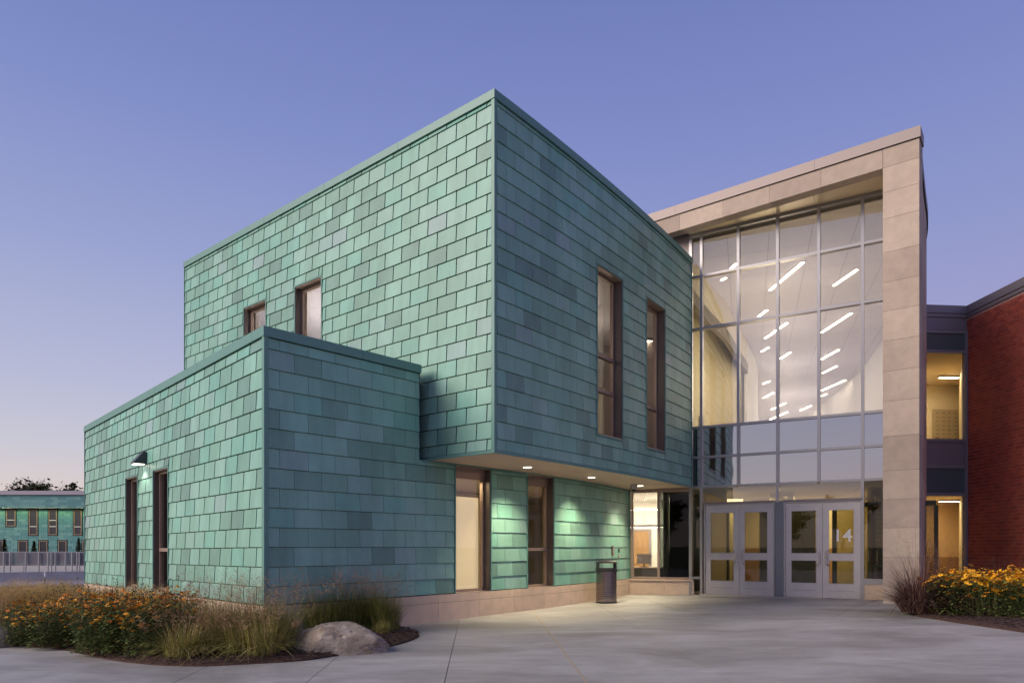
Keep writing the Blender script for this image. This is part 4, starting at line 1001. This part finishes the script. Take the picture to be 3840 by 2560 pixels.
# ================================================================ far building, fence, barriers
fy = 86; fb = thing('far_building', (-58, fy, -1), 'distant long building clad in teal shingles with a flat pale roof edge', 'building')
fz = lambda py: E+(2050-py)/2560*fy
fx = lambda px: (px-1920)/2560*fy
FT = [mat('far_shingle_%d' % i, c, rough=.5) for i, c in enumerate([(.10,.30,.30), (.13,.34,.33), (.09,.27,.28), (.16,.37,.35)])]
FT2 = FT
X0, X1 = -78, -44
mb = MB(); mb.box((X0, fy+.02, -3), (X1, fy+14, fz(1857)), BACK); mb.build('wall', fb)
mb = MB(); mb.box((X0, fy-1.1, fz(1905)), (X1, fy+.02, fz(1857)), FT[0]); mb.build('overhang', fb)
mb = MB(); mb.box((X0-.3, fy-1.3, fz(1857)), (X1+.3, fy+14.3, fz(1842)), mat('pale_roof_edge', (.40, .36, .42), rough=.5, metal=.2)); mb.build('roof', fb)
mb = MB(); mb.box((fx(180), fy+3, fz(1842)), (fx(300), fy+8, fz(1838)), GREYM); mb.build('roof_hatch', fb)
wins = [(24, 59, 1908, 1972, (1949,)), (109, 141, 1908, 2005, (1973,)), (183, 214, 1909, 2005, (1950, 1973)), (277, 307, 1911, 2005, (1974,)), (70, 103, 2026, 2100, ()), (147, 178, 2026, 2100, ()), (219, 250, 2026, 2100, ()), (310, 341, 2026, 2100, ()), (-60, -28, 1908, 2005, (1973,)), (-20, 12, 2026, 2100, ())]
holes = [(fx(a)-.12, fx(b)+.12, fz(d)-.1, fz(c)+.1) for a, b, c, d, _ in wins]
rest = MB(); rf = random.Random(4); z = -1.2; r = 0; fc = []
while z < fz(1857):
    up = z > fz(1905)-.05
    x = X0-(.3 if r % 2 else 0)
    while x < X1:
        for (a, b, c, d) in cut((max(X0, x), min(X1, x+.95), z, min(z+.34, fz(1857))), holes if not up else []): fc.append((a, b, c, d, up))
        x += .95
    z += .34; r += 1
for (a, b, c, d, up) in fc:
    y = fy-1.1 if up else fy
    rest.add([(a+.015, y-.02, c+.0), (b-.015, y-.02, c), (b-.015, y-.006, d), (a+.015, y-.006, d), (a+.015, y+.01, c), (b-.015, y+.01, c)], [(0,1,2,3), (0,4,5,1)], rf.choice(FT))
props(rest.build('shingles', fb), kind='stuff')
DG = mat('far_window_glass', (.03, .035, .05), rough=.1, spec=.8); DW = mat('far_window_frame', (.34, .24, .18), rough=.5)
for a, b, c, d, sp in wins:
    mb = MB(); rect_frame(mb, fx(a), fx(b), fz(d), fz(c), .1, fy-.06, fy+.1, DW)
    for s in sp: mb.box((fx(a)+.1, fy-.05, fz(s)-.05), (fx(b)-.1, fy+.09, fz(s)+.05), WHITE)
    w_ = mb.build('window', fb); zs_ = [d]+list(sp)[::-1]+[c]
    for p_, q_ in zip(zs_, zs_[1:]):
        g = MB(); g.box((fx(a)+.1, fy+.0, fz(p_)+.06), (fx(b)-.1, fy+.018, fz(q_)-.06), DG); g.build('pane', w_)
# lamp strip under the overhang, shining down the wall
l = lamp('AREA', 'overhang_strip_glow', ((X0+X1)/2, fy-.62, fz(1905)-.02), 620, (.95, 1, .50), shape='RECTANGLE', size=X1-X0, size_y=.3)
l.rotation_euler = (R(-22), 0, 0)
# barriers
BARM = mat('barrier_concrete', (.60, .55, .54), rough=.8, noise=.12, nscale=2)
def barrier(x0, y0, x1, y1, z0, h, n, lb, grp, m=BARM):
    a, b = Vector((x0, y0)), Vector((x1, y1)); d = (b-a); L = d.length/n; rz = math.atan2(d.y, d.x)
    mb = MB(); hl = L/2-.04
    pr = [(-.3, 0), (.3, 0), (.3, .08), (.14, .3), (.09, h), (-.09, h), (-.14, .3), (-.3, .08)]
    vs = [(-hl, y, z) for y, z in pr]+[(hl, y, z) for y, z in pr]; k = len(pr)
    mb.add(vs, [tuple(range(k-1, -1, -1)), tuple(range(k, 2*k))]+[(i, (i+1) % k, (i+1) % k+k, i+k) for i in range(k)], m); me = mb.mesh('concrete_barrier')
    for i in range(n):
        p = a+d*((i+.5)/n); o = link('concrete_barrier', me, None, (p.x, p.y, z0), rz); props(o, lb+', '+('leftmost', 'second from the left', 'third from the left', 'fourth from the left', 'fifth from the left')[i], 'barrier', grp)
bar_y = 42
barrier(-38, 34, -21, 45, E-2.32, .86, 5, 'grey barrier section in the front row', 'front row of concrete barriers')
barrier(-46, 53, -30, 53.5, E-2.35, 1.0, 4, 'pale barrier section under the mesh fence', 'back row of concrete barriers', mat('pale_barrier', (.82, .79, .80), rough=.8))
# mesh fence: posts and fabric
fe = thing('mesh_fence', (-38, 52, E-2.3), 'grey mesh construction fence with steel posts behind the concrete barriers', 'fence')
FY = 52.0
POST = mat('fence_post', (.45, .45, .48), rough=.4, metal=.6)
for px in (20, 44, 102, 151, 185, 198, 213, 251, 275, 294, 303, 330):
    x = (px-1920)/2560*FY; mb = MB(); mb.tube([(x, FY-.15, E-2.4), (x, FY-.15, Z(-.38))], .05, POST, 8); mb.build('post', fe)
mb = MB(); mb.tube([(-44, FY, Z(-.385)), (-31, FY, Z(-.385))], .03, POST, 6); mb.build('top_rail', fe)
fm = bpy.data.materials.new('mesh_fabric'); fm.use_nodes = True; t = fm.node_tree; b = t.nodes['Principled BSDF']; b.inputs['Base Color'].default_value = (.26, .24, .28, 1); b.inputs['Roughness'].default_value = .9; b.inputs['Alpha'].default_value = .62
mb = MB(); mb.add([(-44, FY-.05, Z(-1.42)), (-31, FY-.05, Z(-1.42)), (-31, FY-.05, Z(-.39)), (-44, FY-.05, Z(-.39)), (-44, FY-.055, Z(-1.42)), (-31, FY-.055, Z(-1.42)), (-31, FY-.055, Z(-.39)), (-44, FY-.055, Z(-.39))], [(0,1,2,3), (7,6,5,4)], fm); mb.build('fabric', fe)

# ================================================================ vegetation
def leafmat(name, col, noise=.35):
    m = mat(name, col, rough=.7, noise=noise, nscale=8, spec=.2); m.node_tree.nodes['Principled BSDF'].inputs['Subsurface Weight'].default_value = 0
    return m
LF = [leafmat('tree_leaf_dark', (.030, .040, .014)), leafmat('tree_leaf_mid', (.050, .055, .018)), leafmat('tree_leaf_brown', (.085, .055, .022))]
BARK = mat('bark', (.075, .055, .045), rough=.9, noise=.3, nscale=6)
def tree(x, y, z0, h, crown_r, seed, label, group=None, bare=False, leaves=5000, wide=1.0):
    r = random.Random(seed); T = thing('tree', (x, y, z0), label, 'tree', group)
    mb = MB(); tips = []
    def limb(p, d, L, rad, lev):
        pts = [p]; n = 4
        for i in range(n):
            d = (d+Vector((r.uniform(-.25, .25), r.uniform(-.25, .25), r.uniform(-.05, .18)))).normalized(); pts.append(pts[-1]+d*L/n)
        mb.tube(pts, [rad*(1-.6*i/n) for i in range(n+1)], BARK, 6 if lev < 2 else 4, cap=False)
        if lev >= (4 if bare else 3): tips.append(pts[-1]); tips.append(pts[2]); return
        for k in range(4 if lev else 6):
            q = pts[r.randint(1 if lev else 2, n)]; a = r.uniform(0, 2*math.pi); up = r.uniform(.15, .8)
            limb(q, (Vector((math.cos(a), math.sin(a), up))+d*.3).normalized(), L*r.uniform(.5, .72), rad*.42, lev+1)
    limb(Vector((0, 0, 0)), Vector((0, 0, 1)), h*.62, h*.022, 0)
    mb.build('trunk', T, (x, y, z0))
    if bare: return T
    cr = MB()
    zs_ = [q.z for q in tips]; top = max(zs_)
    cl = [(q, r.uniform(.35, .9)*crown_r*.25) for q in tips if q.z > h*.22]
    for i in range(leaves):
        q, rad = r.choice(cl); a = Vector((r.gauss(0, 1), r.gauss(0, 1), r.gauss(0, .6)))*rad*.55+Vector((q.x*wide, q.y*wide, q.z))
        a.z *= h/top
        s = r.uniform(.12, .26)*h/9; u = Vector((r.uniform(-1, 1), r.uniform(-1, 1), r.uniform(-.6, .6))).normalized(); v = u.cross(Vector((r.uniform(-1, 1), r.uniform(-1, 1), r.uniform(-1, 1)))).normalized()
        cr.add([a-u*s, a+v*s*.6, a+u*s, a-v*s*.6], [(0,1,2,3)], r.choices(LF, [5, 4, 2])[0])
    cr.build('crown', T, (x, y, z0)); return T
def tpx(px, Y): return (px-1920)/2560*Y
tree(tpx(95, 118), 118, -1, 13.4, 6.5, 1, 'broad dark tree beyond the far building, left of the bare tree', leaves=12000, wide=1.5)
tree(tpx(10, 125), 125, -1, 14.6, 6, 2, 'tree at the left edge beyond the far building', leaves=3500)
tree(tpx(182, 122), 122, -1, 13.4, 4, 3, 'leafless tree beyond the far building', bare=True)
tree(tpx(305, 112), 112, -1, 12.4, 6, 8, 'dark tree beyond the far building, right of the bare tree', leaves=10000, wide=1.4)
rt = random.Random(77)
for i, (dx, dy, hh) in enumerate([(-31, -39, 8.2), (-40, -42, 7), (-52, -36, 9), (-62, -34, 8), (-22, -52, 9.5), (-12, -58, 8.5), (-72, -26, 9)]):
    tree(dx*1.3, dy*1.3, 0, hh, 4.5, 30+i, 'leafy tree behind the camera mirrored in the entrance glass', 'trees mirrored in the entrance glass', leaves=4200)
# small conifers before the far building
cg = [leafmat('conifer_green', (.022, .034, .010)), leafmat('conifer_tan', (.075, .060, .020))]
def conifer(x, y, z0, h, seed, label):
    r = random.Random(seed); T = thing('conifer', (x, y, z0), label, 'conifer'); mb = MB(); mb.tube([(0, 0, 0), (0, 0, h*.95)], [.06, .01], BARK, 6); mb.build('trunk', T, (x, y, z0))
    cr = MB()
    for i in range(1500):
        t = r.random()**1.4; rr = (1-t)*h*.24*math.sqrt(r.random()); a = r.uniform(0, 6.283); c = Vector((rr*math.cos(a), rr*math.sin(a), .1+t*h*.95)); o = Vector((math.cos(a), math.sin(a), .8)).normalized()*r.uniform(.12, .3); s = Vector((-math.sin(a), math.cos(a), 0))*.05
        cr.add([c-s, c+s, c+o], [(0,1,2)], r.choices(cg, [4, 1])[0])
    cr.build('crown', T, (x, y, z0))
conifer(tpx(17, 78), 78, -1.6, 3.9, 1, 'small dark conifer nearest the left edge, before the far building')
conifer(tpx(128, 78), 78, -1.6, 3.7, 2, 'small dark conifer between two lower windows of the far building')
conifer(tpx(295, 78), 78, -1.6, 4.1, 3, 'small bushy conifer beside the low green wing, before the far building')

# mulch beds
MUL = mat('mulch', (.055, .026, .018), rough=.95, noise=.6, nscale=22, bump=1.0, bscale=70)
def bed(name, pts, inner, label, h=.07):
    """bed outline pts (ground points) with a rounded edge, heaped toward the middle"""
    mb = bmesh.new(); ctr = sum(pts, Vector((0, 0)))/len(pts)
    rings = []
    for f, z in ((1, -.02), (1, .008), (.985, .022), (.93, .045), (.8, .06), (.5, h), (.2, h)):
        rings.append([mb.verts.new(((ctr+(p-ctr)*f).x, (ctr+(p-ctr)*f).y, G((ctr+(p-ctr)*f).x)+z+random.uniform(-.004, .004)*(f < .95))) for p in pts])
    n = len(pts)
    for a, b in zip(rings, rings[1:]):
        for i in range(n): mb.faces.new((a[i], a[(i+1) % n], b[(i+1) % n], b[i]))
    mb.faces.new(rings[-1]); bmesh.ops.recalc_face_normals(mb, faces=mb.faces)
    me = bpy.data.meshes.new(name); mb.to_mesh(me); mb.free(); me.materials.append(MUL)
    for p_ in me.polygons: p_.use_smooth = True
    return props(link(name, me), kind='structure')
edge = [(-300,2410),(0,2421),(101,2426),(223,2436),(338,2459),(406,2474),(507,2487),(642,2496),(778,2497),(947,2488.5),(1135,2477),(1270,2457),(1406,2436),(1507,2413),(1561,2392.5),(1573,2382),(1554,2366),(1490,2351)]
e_ = [gp(*p) for p in edge]
lb_pts = cat(e_, 4)+[LW.at(LW.upx(1440), .02)[0], LW.at(1.4, .02)[0], Vector((-3.79, 10.42)), LL.at(LL.L-3, .02)[0], LL.at(LL.L-6, .02)[0], LL.at(2, .02)[0], LL.at(0, .05)[0], Vector((-13, 21)), Vector((-17, 18)), Vector((-14, 12))]
bed('left_planting_bed', lb_pts, None, '', .08)
redge = [(3395, 2283), (3413,2298),(3428,2308),(3517,2323),(3597,2336),(3697,2350),(3840,2371),(4050,2400)]
rb_pts = cat([gp(*p) for p in redge], 3)+[Vector((13.6, 11)), Vector((13.7, 20.3)), Vector((12.2, 20.1)), Vector((10.0, 16.5)), Vector((9.45, 15.6))]
bed('right_planting_bed', rb_pts, None, '', .06)
# scattered mulch chips
def inside(p, poly):
    c = False; j = len(poly)-1
    for i in range(len(poly)):
        a, b = poly[i], poly[j]
        if (a.y > p.y) != (b.y > p.y) and p.x < (b.x-a.x)*(p.y-a.y)/(b.y-a.y)+a.x: c = not c
        j = i
    return c
rm = random.Random(21); CH = [mat('chip_%d' % i, c, rough=.9) for i, c in enumerate([(.050, .022, .015), (.085, .040, .026), (.030, .015, .012), (.13, .075, .05)])]
ch = MB()
def chips(poly, n, x0, x1, y0, y1, hh):
    ctr = sum(poly, Vector((0, 0)))/len(poly)
    k = 0
    while k < n:
        p = Vector((rm.uniform(x0, x1), rm.uniform(y0, y1)))
        if not inside(p, poly): continue
        k += 1; a = rm.uniform(0, 3.14); l, w2 = rm.uniform(.012, .04), rm.uniform(.004, .010); u = Vector((math.cos(a), math.sin(a))); v = Vector((-u.y, u.x))
        # height over the bed
        z = G(p.x)+hh(p); t1, t2 = rm.uniform(-.006, .012), rm.uniform(-.006, .012)
        A, B, C, D = p-u*l-v*w2, p+u*l-v*w2, p+u*l+v*w2, p-u*l+v*w2
        ch.add([(A.x, A.y, z+t1), (B.x, B.y, z+t2), (C.x, C.y, z+t2+.006), (D.x, D.y, z+t1+.006)], [(0,1,2,3)], rm.choices(CH, [5, 4, 4, 1])[0])
cl_ = sum(lb_pts, Vector((0, 0)))/len(lb_pts)
def edge_h(poly, h):
    c = sum(poly, Vector((0, 0)))/len(poly)
    def f(p):
        lo, hi = .05, 1.0
        for fct, z in ((.985, .030), (.93, .050), (.8, .064), (.5, h+.004)):
            q = c+(p-c)/fct
            if not inside(q, poly): return z
        return h+.006
    return f
chips(lb_pts, 9000, -8, -.9, 7.9, 12, edge_h(lb_pts, .08)); chips(rb_pts, 3500, 7, 13, 10.5, 15.5, edge_h(rb_pts, .06))
props(ch.build('mulch_chips'), 'shredded dark brown bark mulch covering the planting beds', 'mulch', kind='stuff')

def mesh_of(build, name): mb = MB(); build(mb); return mb.mesh(name)
BG = [leafmat('grass_green', (.200, .225, .048)), leafmat('grass_olive', (.31, .28, .075)), leafmat('grass_tan', (.44, .32, .14)), leafmat('grass_dark', (.090, .115, .032))]
PL = [leafmat('plume_red', (.36, .185, .115)), leafmat('plume_tan', (.44, .27, .15))]
PU = [leafmat('purple_blade', (.15, .070, .055)), leafmat('purple_tan', (.22, .13, .095)), leafmat('purple_dark', (.040, .024, .026))]
GO_ = [leafmat('gold_grass', (.50, .33, .13)), leafmat('gold_pale', (.60, .43, .21)), leafmat('gold_green', (.22, .21, .06))]
def blade(mb, p, a, lean, L, w, m, droop=.5, segs=4):
    d = Vector((math.cos(a), math.sin(a), 0)); s = Vector((-d.y, d.x, 0)); vs = []; fs = []
    for i in range(segs+1):
        t = i/segs; c = p+d*(lean*L*(t**1.6))+Vector((0, 0, L*(t-droop*lean*t*t)*.98)); ww = w*(1-t*.9)
        vs += [c-s*ww, c+s*ww]
    for i in range(segs): fs.append((2*i, 2*i+1, 2*i+3, 2*i+2))
    mb.add(vs, fs, m); return Vector(vs[-1]), d
def clump(n, r0, L, lean, w, mats, wts, seed, name, droop=.5):
    r = random.Random(seed); mb = MB()
    for i in range(n):
        a = r.uniform(0, 6.283); q = Vector((math.cos(a), math.sin(a), 0))*r0*math.sqrt(r.random()); a2 = a+r.uniform(-.8, .8)
        blade(mb, q, a2, lean*r.uniform(.1, 1)*(.35+q.length/r0*.65), L*r.uniform(.55, 1.05), w*r.uniform(.6, 1.2), r.choices(mats, wts)[0], droop)
    return mb.mesh(name)
def plumes(n, r0, L, spread, mats, seed, name, tw=14, size=.11, mstem=None):
    r = random.Random(seed); mb = MB()
    for i in range(n):
        a = r.uniform(0, 6.283); q = Vector((math.cos(a), math.sin(a), 0))*r0*math.sqrt(r.random()); ln = spread*r.uniform(.1, 1); LL_ = L*r.uniform(.75, 1.1)
        tip, d = blade(mb, q, a, ln, LL_, .0016, mstem or mats[0], .3, 4)
        top = tip; m = r.choice(mats)
        for k in range(tw):
            t = r.random(); b0 = q.lerp(top, 1-.33*t); b0 = Vector((b0.x+d.x*ln*LL_*.0, b0.y, b0.z)); 
            b0 = top-(Vector((d.x*ln*.9, d.y*ln*.9, 1)).normalized())*(t*LL_*.32)
            dd = Vector((r.gauss(0, 1), r.gauss(0, 1), r.uniform(.2, 1.4))).normalized(); l = size*r.uniform(.4, 1)*(.45+t*.7); e1 = b0+dd*l; s = dd.orthogonal().normalized()*.0012
            mb.add([b0-s, b0+s, e1], [(0,1,2)], m)
            for _ in range(3):
                c = b0.lerp(e1, r.uniform(.4, 1)); dd2 = (dd+Vector((r.gauss(0, .7), r.gauss(0, .7), r.gauss(0, .5)))).normalized(); s2 = dd2.orthogonal().normalized()*.0018
                mb.add([c-s2, c+s2, c+dd2*l*.33], [(0,1,2)], m)
    return mb.mesh(name)
SWG = [clump(800, .24, .82, .85, .0046, BG, [5, 4, 1.2, 4], s, 'blades') for s in (1, 2, 3)]
SWP = [plumes(90, .22, 1.15, .62, PL, s, 'plumes', tw=9, mstem=BG[0]) for s in (4, 5, 6)]
YG = [clump(800, .22, .64, 1.5, .0048, BG, [2, 6, 3, 1], s, 'blades', .75) for s in (7, 8)]
YP = [plumes(46, .15, .78, .8, PL, s, 'plumes', mstem=BG[2]) for s in (9, 10)]
PG = [clump(1100, .20, .90, 2.0, .0050, PU, [5, 2, 4], s, 'blades', .62) for s in (12,)]
PP = [plumes(60, .14, 1.25, .5, PU[:2], s, 'plumes', mstem=PU[1], tw=8, size=.07) for s in (13,)]
MG = [clump(260, .22, .62, .8, .0040, GO_, [5, 4, 3], s, 'blades', .6) for s in (14, 15)]
MP = [plumes(120, .24, .84, .6, GO_[:2], s, 'plumes', tw=12, size=.12, mstem=GO_[0]) for s in (16, 17)]
def plant(name, P, meshes, scale, rz, label, cat_, group=None, zoff=.05):
    T = thing(name, (P.x, P.y, G(P.x)+zoff), label, cat_, group, rz); T.scale = (scale,)*3
    for nm, me, st in meshes:
        o = bpy.data.objects.new(nm, me); COL.objects.link(o); o.parent = T
        if st: o['kind'] = 'stuff'
    return T
rp_ = random.Random(31)
def atY(px, Y): return Vector(((px-1920)/2560*Y, Y))
sw = [(765, 9.7, 1.0, 'switchgrass clump right of the orange flowers, reddish haze over the low wing wall'),
 (860, 9.35, .98, 'tan and green switchgrass clump in front of the low wing, second left of its corner'),
 (955, 9.5, 1.0, 'switchgrass clump just left of the low wing corner'),
 (1042, 9.35, .95, 'green switchgrass clump at the low wing corner, left of the boulder'),
 (1205, 10.95, 1.05, 'left switchgrass clump behind the boulder'),
 (1305, 11.35, 1.08, 'middle switchgrass clump behind the boulder'),
 (1385, 11.55, 1.0, 'right dark switchgrass clump behind the boulder'),
 (1445, 11.3, .92, 'switchgrass clump nearest the paved path, right of the boulder')]
for i, (px, Y, s, lb) in enumerate(sw):
    plant('switchgrass', atY(px, Y), [('blades', SWG[i % 3], True), ('plumes', SWP[i % 3], True)], s, rp_.uniform(0, 6), lb, 'ornamental grass', 'switchgrass clumps along the green walls')
yg = [(690, 8.75, .95, 'yellow-green arching grass clump in front of the orange flowers at the bed edge'), (795, 9.1, .85, 'olive arching grass tuft right of the front yellow-green clump'), (900, 9.0, .95, 'brownish arching grass tuft between the bed edge and the switchgrass'), (985, 8.85, 1.0, 'tan arching grass tuft in front of the low wing corner'), (1432, 10.9, .42, 'small yellow-green grass tuft right behind the boulder')]
for i, (px, Y, s, lb) in enumerate(yg):
    plant('arching_grass', atY(px, Y), [('blades', YG[i % 2], True)]+([('plumes', YP[i % 2], True)] if s > .5 else []), s, rp_.uniform(0, 6), lb, 'ornamental grass', 'arching grass clumps in the left bed')
plant('purple_fountain_grass', atY(3445, 13.0), [('blades', PG[0], True), ('plumes', PP[0], True)], 1.45, .4, 'dark purple fountain grass arching in front of the stone pier', 'ornamental grass')
plant('purple_fountain_grass', atY(3530, 13.6), [('blades', PG[0], True), ('plumes', PP[0], True)], 1.1, 2.1, 'tall thin brown grass rising before the glazed link', 'ornamental grass')
plant('purple_fountain_grass', atY(3740, 14.6), [('blades', MG[0], True), ('plumes', PP[0], True)], .95, 4.1, 'dry tan grass behind the right-hand yellow flowers, against the brick', 'ornamental grass')
for i in range(34):
    px = rp_.uniform(-60, 560); Y = rp_.uniform(12.2, 17.5) if px < 330 else rp_.uniform(11.8, 13.2)
    plant('golden_grass', atY(px, Y), [('blades', MG[i % 2], True), ('plumes', MP[i % 2], True)], rp_.uniform(.72, .98), rp_.uniform(0, 6), 'golden feathery grass clump behind the orange flowers in the left bed', 'ornamental grass', 'golden grass clumps behind the left flowers')
# black-eyed susans
PET = [mat('petal_orange', (.95, .38, .02), rough=.6), mat('petal_orange_light', (.95, .46, .03), rough=.6), mat('petal_deep', (.80, .25, .015), rough=.6)]
PETY = [mat('petal_yellow', (.95, .48, .012), rough=.6), mat('petal_yellow_deep', (.92, .37, .010), rough=.6)]
CEN = mat('flower_centre', (.018, .009, .006), rough=.8)
SL = [leafmat('susan_leaf', (.085, .120, .036)), leafmat('susan_leaf_light', (.150, .180, .050)), leafmat('susan_leaf_brown', (.13, .075, .035))]
def susan(seed, h, nf, ns, pets, name, hs=1.0):
    r = random.Random(seed); fl_, fo, se = MB(), MB(), MB()
    def head(p, size, tilt, dead):
        up = Vector((tilt[0], tilt[1], 1)).normalized(); a = up.orthogonal().normalized(); b = up.cross(a); tgt = se if dead else fl_
        c = size*(.34 if not dead else .42); vs = [p+up*c*.9]+[p+(a*math.cos(k)+b*math.sin(k))*c*.72+up*c*.2 for k in [i*1.047 for i in range(6)]]+[p-up*c*.3]
        tgt.add(vs, [(0, i+1, (i+1) % 6+1) for i in range(6)]+[(7, (i+1) % 6+1, i+1) for i in range(6)], CEN)
        if dead: return
        m = r.choice(pets); n = r.randint(8, 11); dr = r.uniform(-.25, .25)
        for k in range(n):
            t = 6.283*k/n+r.uniform(-.1, .1); d = a*math.cos(t)+b*math.sin(t); s = (b*math.cos(t)-a*math.sin(t))*size*.19
            q0 = p+d*c*.5; q1 = p+d*size*.62+up*dr*size*.3; q2 = p+d*size+up*(dr-.25)*size*.5
            fl_.add([q0-s*.5, q0+s*.5, q1+s, q2, q1-s], [(0,1,2,3,4)], m)
    for i in range(nf+ns):
        a = r.uniform(0, 6.283); rad = .30*math.sqrt(r.random()); q = Vector((math.cos(a)*rad, math.sin(a)*rad, 0)); H_ = h*r.uniform(.55, 1.02)*(1-.25*(rad/.3)**2); dead = i >= nf
        if dead: H_ *= r.uniform(1.08, 1.32)
        tip = q*1.35+Vector((0, 0, H_)); s = Vector((.0022, 0, 0))
        fo.add([q-s, q+s, tip+s*.6, tip-s*.6], [(0,1,2,3)], SL[0]); 
        head(tip, hs*r.uniform(.030, .042) if not dead else r.uniform(.032, .042), (r.gauss(0, .35), r.gauss(-.35, .35)), dead)
    for i in range(1500):
        a = r.uniform(0, 6.283); rad = .34*math.sqrt(r.random()); z = h*(r.random()**1.15)*.88*(1-.3*(rad/.34)**2); p = Vector((math.cos(a)*rad, math.sin(a)*rad, z)); t = r.uniform(0, 6.283); d = Vector((math.cos(t), math.sin(t), r.uniform(-.5, .7))).normalized(); l = r.uniform(.035, .08); s = d.cross(Vector((0, 0, 1))).normalized()*l*.26
        fo.add([p, p+d*l*.5+s, p+d*l, p+d*l*.5-s], [(0,1,2,3)], r.choices(SL, [5, 3, 1.5])[0])
    return [('flowers', fl_.mesh('flowers'), True), ('foliage', fo.mesh('foliage'), True), ('seed_heads', se.mesh('seed_heads'), True)]
SU = [susan(s, .78, 62, 50, PET, 's') for s in (41, 42, 43)]
SY = [susan(s, .74, 60, 4, PETY, 's', 1.3) for s in (51, 52)]
k = 0
for px, Y in [(95, 10.2), (190, 9.95), (300, 10.0), (400, 9.7), (500, 9.55), (590, 9.5), (330, 10.6), (445, 10.4), (550, 10.3), (640, 10.1), (240, 10.7), (150, 10.9), (480, 11.1), (590, 11.0), (690, 10.7), (380, 9.35), (470, 9.15), (560, 9.0), (620, 9.25), (390, 11.2), (640, 10.6), (60, 10.7)]:
    plant('black_eyed_susan', atY(px, Y), SU[k % 3], rp_.uniform(.9, 1.08)*(.86 if px < 200 else 1), rp_.uniform(0, 6), 'orange black-eyed Susan clump with dark seed heads in the left bed', 'flowering plant', 'black-eyed Susans in the left bed'); k += 1
for px, Y in [(3560, 12.6), (3640, 12.5), (3720, 12.3), (3800, 12.1), (3870, 12.0), (3600, 13.2), (3690, 13.0), (3770, 12.8), (3850, 12.7), (3660, 13.7), (3760, 13.5), (3850, 13.4), (3950, 13), (3560, 13.4)]:
    plant('black_eyed_susan', atY(px, Y), SY[k % 2], rp_.uniform(1.0, 1.2), rp_.uniform(0, 6), 'bright yellow black-eyed Susan clump in the right bed before the brick wall', 'flowering plant', 'black-eyed Susans in the right bed'); k += 1

# boulders
def boulder(x, y, z0, sx, sy, sz, seed, label, rz=0):
    bm = bmesh.new(); bmesh.ops.create_icosphere(bm, subdivisions=6, radius=1); from mathutils import noise as nz
    for v in bm.verts:
        p = v.co.copy(); f = 1+.26*nz.noise(p*1.2+Vector((seed, 0, 0)))+.13*nz.noise(p*2.6+Vector((0, seed, 0)))+.07*abs(nz.noise(p*5+Vector((seed, 1, 0))))+.045*nz.noise(p*9)+.022*nz.noise(p*20)+.012*nz.noise(p*45)
        # flatten facets
        for nrm, dd in ((Vector((.3, -.6, .75)), .80), (Vector((-.8, -.4, .4)), .78), (Vector((.75, .2, .62)), .74), (Vector((.2, -.95, .1)), .8), (Vector((0, 0, 1)), .84)):
            nrm = nrm.normalized(); k_ = (p*f).dot(nrm)
            if k_ > dd: p -= nrm*(k_-dd)*.75
        v.co = Vector((p.x*f*sx, p.y*f*sy, p.z*f*sz))
    me = bpy.data.meshes.new('boulder'); bm.to_mesh(me); bm.free()
    m = mat('granite', (.16, .118, .080), rough=.85, noise=.5, nscale=6, bump=1, bscale=30, col2=(.47, .39, .30)); me.materials.append(m)
    return props(link('boulder', me, None, (x, y, z0), rz), label, 'boulder')
p = atY(1283, 9.35); boulder(p.x, p.y, G(p.x)+.10, .64, .44, .325, 3.3, 'large grey boulder lying on the mulch at the path edge', .1)
p = atY(-25, 10.2); boulder(p.x, p.y, G(p.x)+.1, .26, .25, .24, 8.1, 'pale boulder cut off by the left edge of the photo', .6)
